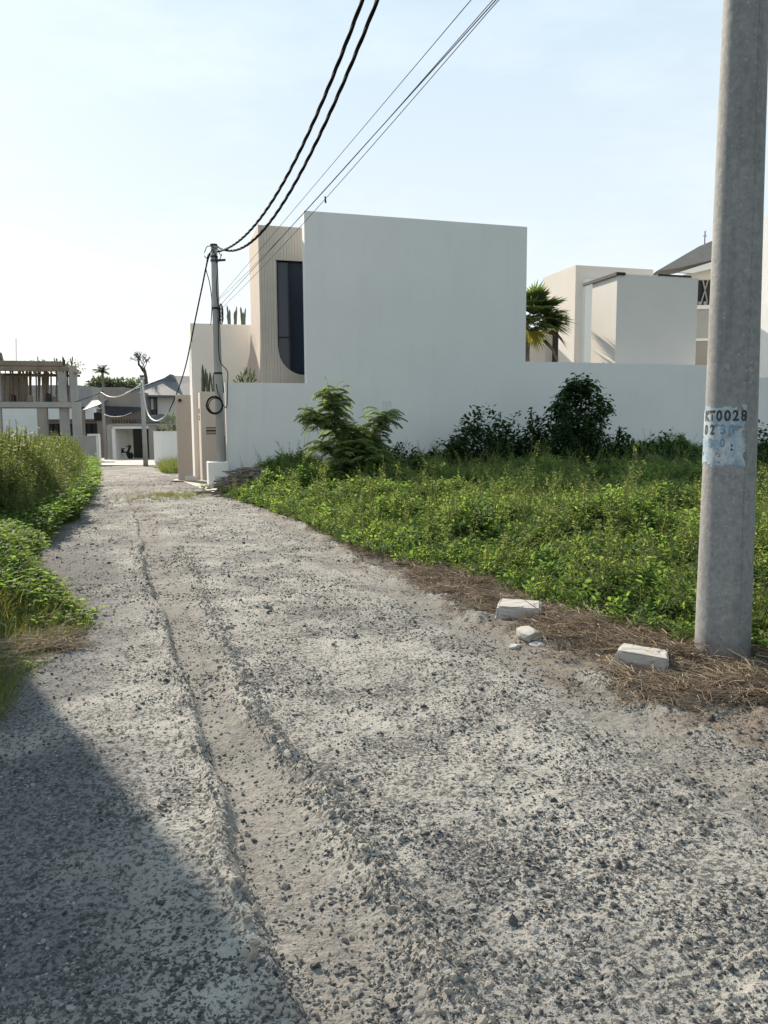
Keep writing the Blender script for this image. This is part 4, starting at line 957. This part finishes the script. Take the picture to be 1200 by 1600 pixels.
# --- trees beyond
tp = on_y(196, 600, 105); t = thing('round_tree', 'rounded green tree behind the brown house roof', 'tree', (tp.x, tp.y, 0))
mb = MB(); r_ = random.Random(8)
for k in range(16):
    a = r_.uniform(0, 6.28); leafball(mb, (r_.uniform(-3.4, 2.2), r_.uniform(-2, 2), tp.z-.8+r_.uniform(-.9, .9)-.1*abs(k % 3)), (1.7, 1.3, 1.0), 330, .5, .26, .1, r_)
mb.build('crown', M['farleaf'], t); mb = MB(); mb.tube([(0, 0, -1.5), (.2, 0, 3), (0, 0, tp.z-.6)], [.3, .24, .15], 8); mb.build('trunk', M['bark'], t)
tp = on_y(-5, 575, 110)
pp = on_y(160, 581, 95); t = thing('feather_palm', 'single feather palm rising above the brown flat roof', 'palm', (pp.x, pp.y, 0))
mb = MB(); mb.tube([(0, 0, -1.5), (.15, 0, 3), (0, 0, pp.z)], [.24, .2, .16], 8); mb.build('trunk', M['bark_l'], t)
r_ = random.Random(15)
for k in range(18):
    az = k*2.4; el = r_.uniform(-.2, 1.45); d = Vector((math.cos(az)*math.cos(el), math.sin(az)*math.cos(el), math.sin(el))); L = r_.uniform(1.2, 1.6)
    mb = MB(); P = [Vector((0, 0, pp.z))+d*(L*s_)-Vector((0, 0, 1))*(L*.38*s_*s_) for s_ in np.linspace(0, 1, 9)]
    mb.tube(P, [.04*(1-i/10) for i in range(9)], 4)
    for i in range(1, 9):
        tg = (P[i]-P[i-1]).normalized(); sd_ = tg.cross(Vector((0, 0, 1))).normalized()
        for s2 in (-1, 1):
            for q in (0, .5): mb.leaf(P[i-1].lerp(P[i], q), (tg*.5+sd_*s2-Vector((0, 0, .35))), Vector((0, 0, 1)), .5*(1.1-i/14), .1, .2)
    mb.build('frond', M['farleaf'], t)
tp = on_y(232, 606, 72); t = thing('bare_tree', 'bare leaning tree with fine twigs above the hipped roof', 'tree', (tp.x, tp.y, 0))
mb = MB(); r_ = random.Random(5)
def F_(x, y): p = on_y(x, y, 72); return Vector((p.x-tp.x, 0, p.z))
mb.tube([F_(230, 660), F_(229, 612), F_(228, 590), F_(226, 578)], [.22, .2, .16, .13], 7)
mb.tube([F_(226, 578), F_(221, 574), F_(216, 569)], [.13, .11, .09], 6); mb.tube([F_(227, 584), F_(222, 578), F_(219, 573)], [.1, .08, .06], 6)
mb.build('trunk', M['bark'], t); mb = MB()
def twig(p, d, L, r, dep):
    q = p+d*L; m_ = (p+q)/2+Vector((r_.gauss(0, .05), r_.gauss(0, .05), r_.gauss(0, .05))); mb.tube([p, m_, q], [r, r*.85, r*.7], 4, False)
    if dep:
        for k in range(3 if dep > 1 else 2): twig(q, (d+Vector((r_.gauss(0, .65), r_.gauss(0, .5), r_.gauss(.1, .5)))).normalized(), L*.68, r*.66, dep-1)
for b_ in (F_(216, 569), F_(219, 573), F_(226, 578), F_(221, 574)):
    for k in range(2): twig(b_, Vector((r_.uniform(-.6, .7), r_.uniform(-.4, .4), 1)).normalized(), .55, .045, 3)
mb.build('branches', M['bark'], t)
for k, (x, y, Y, lab) in enumerate(((70, 565, 80, 'low treetop showing above the unfinished roof'),)):
    tp = on_y(x, y, Y); t = thing('treetop', lab, 'tree', (tp.x, tp.y, 0)); mb = MB()
    for q in range(5): leafball(mb, (-3+q*1.5, 0, tp.z-.6), (1.0, .8, .7), 120, .35, .16, .1)
    mb.build('crown', M['farleaf'], t); mb = MB(); mb.tube([(0, 0, -1), (0, 0, tp.z-.3)], .2, 7); mb.build('trunk', M['bark'], t)
# ================================================================== STONES ON THE VERGE
def block(name, label, cat, px, dims, rz, seed, group=None, tilt=(0, 0)):
    p = on_z(px[0], px[1], .03); p.z = float(road_h(np.array([p.x]), np.array([p.y]))[0])+.018; r_ = random.Random(seed)
    bm = bmesh.new(); bmesh.ops.create_cube(bm, size=1)
    for v in bm.verts:
        top = v.co.z > 0; v.co = Vector((v.co.x*dims[0]*(1 if not top else .92)*r_.uniform(.84, 1.12), v.co.y*dims[1]*(1 if not top else .92)*r_.uniform(.84, 1.12), (v.co.z+.5)*dims[2]*r_.uniform(.88, 1.08)-.03))
    bmesh.ops.bevel(bm, geom=bm.edges[:], offset=.012, segments=2, affect='EDGES')
    bmesh.ops.subdivide_edges(bm, edges=bm.edges[:], cuts=3, use_grid_fill=True)
    for v in bm.verts: v.co += Vector((r_.gauss(0, .003), r_.gauss(0, .003), r_.gauss(0, .0028)))
    me = bpy.data.meshes.new(name); bm.to_mesh(me); bm.free(); me.materials.append(M['stone'])
    o = bpy.data.objects.new(name, me); COL.objects.link(o); o.location = p; o.rotation_euler = (tilt[0], tilt[1], rz); return tag(o, label, cat, group)
block('stone_block', 'pale flat stone block lying farther along the straw verge', 'stone', (809, 956), (.37, .29, .12), math.radians(-14), 1, tilt=(.05, .04))
block('stone_block', 'pale squared stone block lying beside the thick pole', 'stone', (1003, 1035), (.33, .27, .13), math.radians(-28), 2, tilt=(-.03, .05))
def lump(name, label, px, r, seed, flat):
    p = on_z(*px); p.z = float(road_h(np.array([p.x]), np.array([p.y]))[0])+r*flat*.35; q = random.Random(seed)
    bm = bmesh.new(); bmesh.ops.create_icosphere(bm, subdivisions=2, radius=r)
    pl_ = [Vector((q.gauss(0, 1), q.gauss(0, 1), q.gauss(0, 1))).normalized() for i in range(9)]
    for v in bm.verts:
        for n_ in pl_:                                   # flat broken faces
            d = v.co.dot(n_)-r*q.choice((.58, .66, .74)) if 0 else v.co.dot(n_)-r*.66
            if d > 0: v.co -= n_*d
        v.co += Vector((q.gauss(0, 1), q.gauss(0, 1), q.gauss(0, 1)))*r*.035; v.co.z *= flat; v.co.x *= 1.3
    me = bpy.data.meshes.new(name); bm.to_mesh(me); bm.free(); me.materials.append(M['stone'])
    o = bpy.data.objects.new(name, me); COL.objects.link(o); o.location = p; o.rotation_euler = (0, 0, seed*.7); return tag(o, label, 'stone')
lump('rubble', 'largest pale rubble lump between the two stone blocks', (822, 1003), .085, 3, .75)
lump('rubble', 'small flat rubble chip below the largest lump', (839, 1012), .05, 4, .45)
lump('rubble', 'small rubble chip at the road edge left of the lump', (806, 1010), .04, 5, .6)
block('flat_shard', 'thin dark edged shard lying in the straw below the pole', 'stone', (1068, 1090), (.085, .035, .02), .1, 20)
# ================================================================== VEGETATION
def proto(name, m, fn, seed):
    global random
    random.seed(seed); mb = MB(); fn(mb); return mb.build(name, m, link=False)
def fn_sprig(n, L, W, H, spread):
    def f(mb):
        for s_ in range(3):
            az = random.uniform(0, 6.28); top = Vector((math.cos(az)*spread*random.uniform(.2, 1), math.sin(az)*spread*random.uniform(.2, 1), H*random.uniform(.6, 1.1)))
            mb.tube([Vector((0, 0, 0)), top*.55+Vector((0, 0, H*.12)), top], [.004, .003, .002], 3, False)
            for k in range(n):
                t = .25+.75*(k+1)/n; p = top*t; a = k*2.4+az+random.uniform(-.4, .4)
                mb.leaf(p, Vector((math.cos(a), math.sin(a), random.uniform(-.1, .55))), Vector((random.gauss(0, .3), random.gauss(0, .3), 1)), L*random.uniform(.6, 1.25), W*random.uniform(.7, 1.2), random.uniform(.2, .6))
    return f
def fn_grass(n, H, W, spread):
    def f(mb):
        for k in range(n):
            a = random.uniform(0, 6.28); q = random.random()**.5*spread*.4
            mb.blade(Vector((math.cos(a)*q, math.sin(a)*q, 0)), Vector((math.cos(a)*spread*random.uniform(.1, 1)/H, math.sin(a)*spread*random.uniform(.1, 1)/H, 1)), H*random.uniform(.5, 1.15), W*random.uniform(.7, 1.3), random.uniform(.1, .7), 4)
    return f
def fn_tall(H, n, L, W, top=True, brs=4):
    def f(mb):
        for s_ in range(brs):
            az = random.uniform(0, 6.28); l = random.uniform(.03, .22)*H; hh = H*random.uniform(.65, 1.05); P = [Vector((0, 0, 0)), Vector((math.cos(az)*l*.4, math.sin(az)*l*.4, hh*.5)), Vector((math.cos(az)*l, math.sin(az)*l, hh))]
            mb.tube(P, [.006, .005, .003], 3, False)
            for k in range(n):
                t = .12+.88*k/n; p = P[0].lerp(P[1], t*2) if t < .5 else P[1].lerp(P[2], t*2-1)
                a = random.uniform(0, 6.28); mb.leaf(p, Vector((math.cos(a), math.sin(a), random.uniform(-.1, .9))), Vector((random.gauss(0, .4), random.gauss(0, .4), 1)), L*random.uniform(.5, 1.3)*(1.15-.5*t), W*random.uniform(.7, 1.2)*(1.1-.4*t), random.uniform(.2, .8))
    return f
def fn_heads(n, H, spread):
    def f(mb):
        for k in range(n):
            a = random.uniform(0, 6.28); q = random.random()*spread; p = Vector((math.cos(a)*q, math.sin(a)*q, H*random.uniform(.6, 1.1)))
            mb.tube([Vector((p.x*.5, p.y*.5, 0)), p], [.002, .0015], 3, False)
            for j in range(5):
                mb.leaf(p, Vector((random.gauss(0, 1), random.gauss(0, 1), random.gauss(.3, .6))), Vector((random.gauss(0, 1), random.gauss(0, 1), 1)), .028, .016, .1)
    return f
P_sprig = [proto('weed_sprig', M['weed'] if k % 2 else M['weed_b'], fn_sprig(9, .044 if k < 3 else .062, .022 if k < 3 else .030, .17, .14), 100+k) for k in range(5)]
P_grass = [proto('grass_tuft', M['grassblade'], fn_grass(16, .30, .008, .14), 120+k) for k in range(3)]
P_dry = [proto('dry_tuft', M['drygrass'], fn_grass(18, .24, .007, .18), 130+k) for k in range(2)]
P_tall = [proto('tall_weed', M['tall'], fn_tall(1.0, 22, .085, .022), 140+k) for k in range(4)]
P_tgrass = [proto('tall_grass', M['grassblade'], fn_grass(22, 1.0, .012, .30), 150+k) for k in range(2)]
P_head = [proto('flower_head', M['flower'], fn_heads(7, 1.0, .15), 160+k) for k in range(2)]
def wall_v(X, Y): return (X-HO.x)*HV.x+(Y-HO.y)*HV.y
def wall_u(X, Y): return (X-HO.x)*HU.x+(Y-HO.y)*HU.y
def h_right(X, Y):
    d = X-veg_r(Y); v = -wall_v(X, Y); u = wall_u(X, Y)
    ed = sst(-.1, 1.3, d)
    h = ed*(.09+.60*(fbm(X*.8, Y*.8, 2, 300)-.28)+.60*np.maximum(0, fbm(X*1.9, Y*1.9, 2, 305)-.42))
    h += sst(4.0, .6, v)*(.16+.45*sst(3, 13, u)*fbm(X*.6, Y*.6, 2, 310))*sst(.5, 3, u)
    return np.clip(h, 0, 2)
def mound(name, region, label):      # soil and shaded understorey beneath the leaves
    pass
def right_field():
    n = 300000
    Y = 4.5+26*RNG.random(n)**1.5; X = -5+RNG.random(n)*25
    keep = (X > veg_r(Y)+(RNG.random(n)**2)*.35-.12) & (wall_v(X, Y) < -.06) & (X < .60*Y+2.2) & (Y < 27) & ~((np.hypot(X-pb0.x, Y-pb0.y) < .25))
    keep &= ~((wall_u(X, Y) < .7) & (wall_v(X, Y) > -1.2)); hp_ = on_t(392, 768); keep &= np.hypot((X-hp_.x)*.8, Y-hp_.y) > .95+.3*RNG.random(n)
    keep &= RNG.random(n) < np.clip(1.35-Y/26, .35, 1)
    X = X[keep]; Y = Y[keep]; n = len(X); h = h_right(X, Y)
    Z = h*(.35+.70*RNG.random(n)**.6)-.08
    kind = fbm(X*.9+9, Y*.9, 2, 320); r = RNG.random(n)
    idx = np.where(r < .93, RNG.integers(0, 5, n), 5+RNG.integers(0, 3, n)); idx = np.where((kind > .52) & (r < .30), 5+RNG.integers(0, 3, n), idx); idx = np.where((r > .90) & (r < .93), 8+RNG.integers(0, 4, n), idx)
    edge = (X-veg_r(Y)) < .3; gr = idx >= 5
    s = (.75+.6*RNG.random(n))*(1+.02*Y)*np.where(edge, .7, 1.0)*np.where(gr, np.where(idx >= 8, .5, .62), .92)
    rot = np.stack([RNG.normal(0, .45, n), RNG.normal(0, .45, n), RNG.random(n)*6.28], -1)
    idx = np.where((r > .885) & (r < .90), 12+RNG.integers(0, 2, n), idx)
    scatter('ground_cover', P_sprig+P_grass+P_tall+P_dry, np.stack([X, Y, np.maximum(Z, .0)], -1), rot, np.stack([s, s, s*(.8+.5*RNG.random(n))], -1), idx, 'low sprawling green weeds and creepers filling the plot before the white wall', 'weeds')
right_field()
def edge_l(Y): return veg_l(Y)+(fbm(Y*1.1, Y*0, 3, 330)-.5)*.5
def left_field():
    n = 90000
    Y = 3.6+33*RNG.random(n)**1.5; X = edge_l(Y)+.1-.55*sst(5.4, 7.5, Y)-RNG.random(n)**1.3*(3.2+.25*Y)
    keep = (X > -(.60*Y+1.8))
    gap = np.exp(-((Y-9.5)/.7)**2)*(X > -5.6)+.8*np.exp(-((Y-4.9)/.5)**2)
    keep &= RNG.random(n) > gap*.93
    X = X[keep]; Y = Y[keep]; n = len(X); d = edge_l(Y)-X
    near = Y < 10
    h = np.where(near, .44*sst(-.05, .8, d)*(.5+.9*fbm(X, Y, 2, 340)), .26*sst(-.1, .5, d)+.35*sst(.5, 1.6, d)*(.4+fbm(X*.8, Y*.5, 2, 341)))
    h *= 1-.8*gap[keep]
    r = RNG.random(n); tall = (Y > 10.5) & (d > .45) & (r < .68)
    Z = np.where(tall, tern(Y)-.05, tern(Y)+h*(.3+.7*RNG.random(n)**.6)-.10)
    idx = np.where(r < .82, RNG.integers(0, 5, n), 5+RNG.integers(0, 3, n))
    idx = np.where((~near) & (d < .9), np.where(r < .22, 5+RNG.integers(0, 3, n), np.where(r < .5, 8+RNG.integers(0, 2, n), RNG.integers(0, 5, n))), idx)
    idx = np.where((near) & (d < .28) & (r < .5), 8+RNG.integers(0, 2, n), idx)
    idx = np.where((Y < 5.8) & (r < .8), np.where(r < .2, 5+RNG.integers(0, 3, n), 8+RNG.integers(0, 2, n)), idx)
    idx = np.where(tall, np.where((RNG.random(n) < .78) | (d < 1.3), 10+RNG.integers(0, 4, n), 14+RNG.integers(0, 2, n)), idx)
    hd = (~near) & (RNG.random(n) < .006) & (d > .1); idx = np.where(hd, 16+RNG.integers(0, 2, n), idx)
    s = (.75+.6*RNG.random(n))*(1+.02*Y)*np.where((idx >= 5) & (idx < 10), np.where(Y < 6, .6, .8), np.where(Y < 10, .92, 1.15))
    H = 1.75*np.clip(.45+.75*fbm(X*.9, Y*.45, 3, 350), .3, 1.2)*sst(.15, 1.3, d)*np.clip(1.12-.010*Y, .7, 1)
    s = np.where(tall, H*(.7+.4*RNG.random(n)), s); s = np.where(hd, np.maximum(.35, np.where(d > .55, H, .4)), s); Z = np.where(hd, tern(Y)-.03, Z)
    sxy = np.where(tall, s*.9, s)
    rot = np.stack([RNG.normal(0, .12, n)+np.where(tall, 0, RNG.normal(0, .25, n)), RNG.normal(0, .12, n), RNG.random(n)*6.28], -1)
    scatter('roadside_weeds', P_sprig+P_grass+P_dry+P_tall+P_tgrass+P_head, np.stack([X, Y, Z], -1), rot, np.stack([sxy, sxy, s], -1), idx, 'tall roadside weeds and yellowing grass along the left edge of the road', 'weeds')
left_field()
# grass by the white wall and gate, far right edge of the road
def tuft_far():
    n = 900; p = on_t(258, 742); X = p.x+RNG.normal(0, 1.0, n)*.9; Y = p.y+RNG.normal(0, 1.2, n)+3.5
    keep = (X > veg_r(Y)-.3+.25*RNG.random(n)); X = X[keep]; Y = Y[keep]; n = len(X)
    s = .9+.9*RNG.random(n); idx = np.where(RNG.random(n) < .5, RNG.integers(5, 8, n), np.where(RNG.random(n) < .5, RNG.integers(8, 10, n), RNG.integers(0, 5, n)))
    scatter('grass', P_sprig+P_grass+P_dry, np.stack([X, Y, tern(Y)+.12*RNG.random(n)-.05], -1), np.stack([RNG.normal(0, .2, n), RNG.normal(0, .2, n), RNG.random(n)*6.28], -1), np.stack([s, s, s*1.5], -1), idx, 'patch of pale grass before the plain white wall', 'grass')
    n = 220; p = on_t(262, 775); X = p.x+RNG.normal(0, .45, n); Y = p.y+RNG.normal(0, .55, n); s = .35+.3*RNG.random(n)
    scatter('grass', P_grass+P_dry, np.stack([X, Y, road_h(X, Y)], -1), np.stack([RNG.normal(0, .3, n), RNG.normal(0, .3, n), RNG.random(n)*6.28], -1), np.stack([s, s, s*.6], -1), RNG.integers(0, 5, n), 'thin grass growing in the middle of the road before the gate', 'grass')
tuft_far()
# straw litter
def fn_straw(n, R, L):
    def f(mb):
        for k in range(n):
            a = random.uniform(0, 6.28); q = random.random()**.5*R; p = Vector((math.cos(a)*q, math.sin(a)*q, random.uniform(0, .025))); b = random.uniform(0, 6.28); l = L*random.uniform(.4, 1.3)
            d = Vector((math.cos(b), math.sin(b), random.uniform(-.1, .22))); c = Vector((-d.y, d.x, 0))*random.uniform(-.25, .25)*l
            w = .0016 if random.random() < .8 else .0028
            mb.tube([p, p+d*l*.5+c+Vector((0, 0, .008)), p+d*l], [w, w, w*.6], 3, False)
    return f
P_str = [proto('straw_wisp', M['straw'] if k < 4 else M['straw_l'], fn_straw(26, .11, .13), 170+k) for k in range(6)]
def straw():
    n = 19000; Y = 4.0+9*RNG.random(n)**1.3; X = -2+RNG.random(n)*9; d1 = X-soil_r(Y); d2 = veg_r(Y)-X
    keep = (d1 > -.30+RNG.random(n)**.5*.75) & (d2 > -.35) & (RNG.random(n) < np.clip((fbm(X*2.2, Y*2.2, 3, 400)-.26)*3.4, .2, 1)) & (X < .62*Y+1.5) & (np.hypot(X-pb0.x, Y-pb0.y) > .17)
    for q in ((809, 956), (1003, 1035), (822, 1008), (836, 1014)):
        w_ = on_z(*q); keep &= np.hypot(X-w_.x, Y-w_.y+.06) > .14
    X = X[keep]; Y = Y[keep]; n = len(X); s = .7+.7*RNG.random(n); s *= np.where(X-soil_r(Y) < .1, .6, 1)
    pile = np.exp(-((np.hypot((X-pb0.x-.1)*.8, Y-pb0.y+.05)-.25)/.3)**2)
    Z = road_h(X, Y)+.004+pile*.03*RNG.random(n)+.02*RNG.random(n)*(X > soil_r(Y)+.2)
    scatter('straw_litter', P_str, np.stack([X, Y, Z], -1), np.stack([RNG.normal(0, .18, n), RNG.normal(0, .18, n), RNG.random(n)*6.28], -1), np.stack([s, s, s], -1), np.where(RNG.random(n) < .6, RNG.integers(0, 4, n), RNG.integers(4, 6, n)), 'dry brown straw and cut stalks littering the right verge', 'straw')
    n = 75; X = on_z(58, 1012).x+RNG.normal(0, .15, n); Y = on_z(58, 1012).y+RNG.normal(0, .17, n); s = .7+.6*RNG.random(n)
    scatter('straw_litter', P_str, np.stack([X, Y, road_h(X, Y)+.01], -1), np.stack([RNG.normal(0, .2, n), RNG.normal(0, .2, n), RNG.random(n)*6.28], -1), np.stack([s, s, s], -1), RNG.integers(4, 6, n), 'small patch of pale straw at the left edge of the road', 'straw')
straw()
# branch heap by the wall corner
def branch_heap():
    random.seed(77); mb = MB(); c = on_t(392, 772)
    for k in range(420):
        p = Vector((random.gauss(0, .36), random.gauss(0, .36), 0)); p.z = max(.02, .62*math.exp(-(p.x*p.x/.45+p.y*p.y/.5)))*random.random()
        a = random.gauss(.15, .5); d = Vector((math.cos(a), math.sin(a), random.gauss(0, .10))); l = random.uniform(.25, .9)
        mb.tube([p-d*l/2, p+Vector((0, 0, random.gauss(.02, .02))), p+d*l/2], [random.uniform(.006, .016)]*3, 4, False)
    o = mb.build('branch_heap', M['bark_l']); o.location = c; tag(o, 'heap of cut dry branches at the corner of the street wall', 'branches', kind='stuff')
branch_heap()
# feathery shrub before the white wall
def compound(mb, p, d, L, nl=9, w=.012, droop=.5):
    d = d.normalized(); sd_ = d.cross(Vector((0, 0, 1)))
    if sd_.length < .1: sd_ = Vector((1, 0, 0))
    sd_.normalize(); P = [p+d*(L*t)-Vector((0, 0, 1))*(droop*L*t*t) for t in np.linspace(0, 1, 5)]
    mb.tube(P, [.004, .004, .003, .003, .002], 3, False)
    for k in range(nl):
        t = .15+.85*k/nl; i = min(3, int(t*4)); q = P[i].lerp(P[i+1], t*4-i); tg = (P[i+1]-P[i]).normalized(); l = L*.34*(1-.55*abs(t-.45))
        for s2 in (-1, 1): mb.leaf(q, tg*.55+sd_*s2-Vector((0, 0, .25)), Vector((0, 0, 1)), l, w*L/.3*2.2, .4)
sb = on_y(556, 775, 16.3); sb.z = 0
def S_(x, y): p = on_y(x, y, 16.3); return Vector((p.x-sb.x, 0, p.z))
t = thing('feathery_shrub', 'feathery leaved shrub forked into two leaning arms by the white wall', 'shrub', tuple(sb))
mb = MB(); arms = [[(556, 775), (548, 715), (533, 665), (520, 635), (514, 608)], [(548, 715), (520, 668), (495, 655), (480, 648)], [(556, 770), (568, 715), (583, 680), (598, 655), (610, 645)], [(556, 775), (592, 735), (615, 720)], [(556, 775), (535, 730), (512, 700), (500, 690)], [(562, 740), (552, 690), (556, 668)]]
for A in arms:
    mb.tube([S_(*q) for q in A], [.035*(1-.15*i) for i in range(len(A))], 6)
mb.build('trunk', M['bark'], t); mb = MB(); random.seed(31)
for A, nn in zip(arms, (230, 120, 170, 130, 100, 150)):
    PP = smooth([S_(*q) for q in A], 6)
    for k in range(nn):
        f_ = random.random()**.6; q = PP[int(f_*(len(PP)-1))]; a = random.uniform(0, 6.28); q = q+Vector((random.gauss(0, .09), random.gauss(0, .14), random.gauss(0, .07)))
        compound(mb, q, Vector((math.cos(a), math.sin(a)*.9, random.uniform(.0, .8))), random.uniform(.22, .42), 9, .012, random.uniform(.3, .8))
for k in range(900):
    f_ = random.random(); c = S_(522+108*f_, 738-62*math.sin(PI*min(1, f_*1.15))**.7*(1-.35*f_)*random.random()**.5-2); c.y = random.gauss(0, .4); a = random.uniform(0, 6.28)
    compound(mb, c, Vector((math.cos(a), math.sin(a), random.uniform(0, .8))), random.uniform(.2, .36), 8, .013, .5)
for k in range(4):
    p0 = S_(*((514, 608), (520, 612), (605, 648), (480, 650))[k]); compound(mb, p0, Vector((random.uniform(-.3, .6), 0, 1)), .42, 10, .009, .35)
mb.build('foliage', M['shrub'], t)
# dark sapling by the wall on the right
sb2 = on_y(902, 705, 20.6); sb2.z = 0
def S2(x, y): p = on_y(x, y, 20.6); return Vector((p.x-sb2.x, 0, p.z))
t = thing('dark_sapling', 'dark leafy sapling with drooping sprays standing against the right street wall', 'sapling', tuple(sb2))
mb = MB(); random.seed(41); tips = []
for k in range(15):
    f_ = k/14; bx = 903+(f_-.5)*88; by = 606+50*abs(f_-.55)**1.1*2-random.uniform(-8, 22)
    P = [S2(902, 740)*1.0, S2(902+(bx-902)*.35, 690), S2(902+(bx-902)*.8, by+18), S2(bx, by)]
    for q in P[1:]: q.y = random.gauss(0, .22)
    mb.tube(P, [.03, .022, .014, .008], 5, False); tips.append(P)
mb.build('trunk', M['bark'], t); mb = MB()
for P in tips:
    PP = smooth(P, 6)
    for k in range(300):
        q = PP[int((.18+.82*random.random())*(len(PP)-1))]+Vector((random.gauss(0, .12), random.gauss(0, .16), random.gauss(0, .12)))
        a = random.uniform(0, 6.28); mb.leaf(q, Vector((math.cos(a), math.sin(a), random.uniform(-.7, .5))), Vector((random.gauss(0, .4), random.gauss(0, .4), 1)), random.uniform(.10, .2), random.uniform(.055, .085), .4)
    e_ = PP[-1]; dr = Vector((1 if e_.x > 0 else -1, 0, .25))
    for j in range(2): compound(mb, e_, dr+Vector((random.gauss(0, .3), random.gauss(0, .3), random.gauss(0, .3))), .30, 7, .022, 1.0)
mb.build('foliage', M['darkleaf'], t)
# dark leafy mounds and big-leaved plants along the wall
def mound_plant(name, label, px, Y, W, Hh, n, m, seed, L=.12, Wd=.055, group=None):
    random.seed(seed); p = on_y(px[0], px[1], Y); t = thing(name, label, 'bush', (p.x, p.y, 0), 0, group); mb = MB()
    for k in range(n):
        a = random.uniform(0, 6.28); b = random.random()**.5; z = Hh*(1-b*b)*(.35+.65*random.random()**.5)*(1+.25*math.sin(a*3+seed))
        q = Vector((math.cos(a)*b*W, math.sin(a)*b*W*.6, z)); d = Vector((math.cos(a)*b+random.gauss(0, .6), math.sin(a)*b+random.gauss(0, .6), random.uniform(-.2, .9)))
        mb.leaf(q, d, Vector((random.gauss(0, .4), random.gauss(0, .4), 1)), L*random.uniform(.6, 1.3), Wd*random.uniform(.7, 1.2), .4)
    mb.build('foliage', m, t); mb = MB()
    for k in range(5):
        a = k*1.3; mb.tube([(0, 0, 0), (math.cos(a)*W*.3, math.sin(a)*W*.2, Hh*.4), (math.cos(a)*W*.5, math.sin(a)*W*.3, Hh*.7)], [.02, .014, .008], 5)
    mb.build('stem', M['bark'], t)
mound_plant('leafy_bush', 'rounded dark bush against the wall left of the dark sapling', (752, 720), 20.4, 1.3, 1.75, 4200, M['darkleaf'], 51, .15, .075)
mound_plant('leafy_bush', 'low dark bush at the foot of the dark sapling', (890, 715), 19.8, 1.5, 1.5, 4200, M['darkleaf'], 52, .15, .075)
mound_plant('leafy_bush', 'low dark bush right of the feathery shrub foot', (622, 735), 17.4, 1.05, 1.0, 2600, M['darkleaf'], 53, .12, .06)
mound_plant('leafy_bush', 'low dark bush trailing off left of the rounded dark bush', (705, 725), 20.0, 1.0, 1.05, 2200, M['darkleaf'], 54, .14, .07)
mound_plant('leafy_bush', 'dark bush under the spiky plant between rounded bush and sapling', (822, 715), 20.6, 1.2, 1.6, 3400, M['darkleaf'], 55, .16, .07)
mound_plant('leafy_bush', 'dark bush along the wall just right of the sapling', (962, 715), 20.6, 1.2, 1.2, 3000, M['darkleaf'], 56, .14, .07)
mound_plant('leafy_bush', 'dark bush at the wall below the arching leaves', (1040, 715), 21.0, 1.4, 1.1, 3000, M['darkleaf'], 57, .14, .07)
mound_plant('leafy_bush', 'dark bush at the wall showing right of the thick pole', (1200, 715), 20.0, 1.8, 1.3, 3200, M['darkleaf'], 58, .14, .07)
def big_plant(name, label, px, Y, Hh, nl, L, W, m, seed, group=None, up=.9):
    random.seed(seed); p = on_y(px[0], px[1], Y); t = thing(name, label, 'plant', (p.x, p.y, 0), 0, group)
    for k in range(nl):
        a = 2.4*k+random.uniform(-.3, .3); u_ = up*random.uniform(.6, 1.3); d = Vector((math.cos(a), math.sin(a), u_*1.2)).normalized(); b = Vector((0, 0, .05)); st = b+d*Hh*random.uniform(.55, 1)
        mb = MB(); mb.tube([b, (b+st)/2+Vector((0, 0, .05)), st], [.012, .009, .006], 5); 
        dd = Vector((math.cos(a), math.sin(a), u_*.55)).normalized(); sd_ = dd.cross(Vector((0, 0, 1))).normalized(); n_ = sd_.cross(dd); l = L*random.uniform(.75, 1.15); b0 = len(mb.v); N = 6
        for i in range(N+1):
            s_ = i/N; w = W*math.sin(PI*min(1, .08+s_*.92))**.8*.5; c = st+dd*(l*s_)-Vector((0, 0, 1))*(.35*l*s_*s_)
            mb.v += [tuple(c+sd_*w+n_*.15*w), tuple(c-n_*.05*w), tuple(c-sd_*w+n_*.15*w)]
        for i in range(N):
            for j in range(2): mb.f.append((b0+3*i+j, b0+3*i+j+1, b0+3*i+j+4, b0+3*i+j+3))
        mb.build('leaf', m, t, smooth=True)
big_plant('broad_leaved_plant', 'spiky broad leaved plant rising behind the dark mound bush', (806, 690), 20.8, 1.35, 11, .55, .13, M['darkleaf'], 61, None, 1.4)
big_plant('broad_leaved_plant', 'leafy dark plant with arching leaves right of the sapling', (1030, 700), 20.5, 1.1, 9, .5, .17, M['darkleaf'], 62)
big_plant('broad_leaved_plant', 'dark fan leaved plant at the wall beside the thick pole', (1078, 695), 21.5, 1.1, 10, .45, .12, M['darkleaf'], 63)
big_plant('broad_leaved_plant', 'pale green upright broad leaved plant below the sapling', (1040, 740), 16.8, .75, 10, .48, .13, M['bigleaf'], 64, None, 1.8)
big_plant('broad_leaved_plant', 'small upright green plant left of the pale green one', (985, 735), 17.5, .75, 8, .42, .12, M['bigleaf'], 65, None, 1.6)
big_plant('broad_leaved_plant', 'bright leafed plant right behind the thick pole foot', (1186, 1000), 5.7, .16, 12, .14, .05, M['bigleaf'], 66, None, 1.0)
mound_plant('thin_weed', 'thin pale weed spire just right of the dark sapling', (958, 712), 19.5, .28, 1.15, 170, M['weed'], 67, .10, .035)
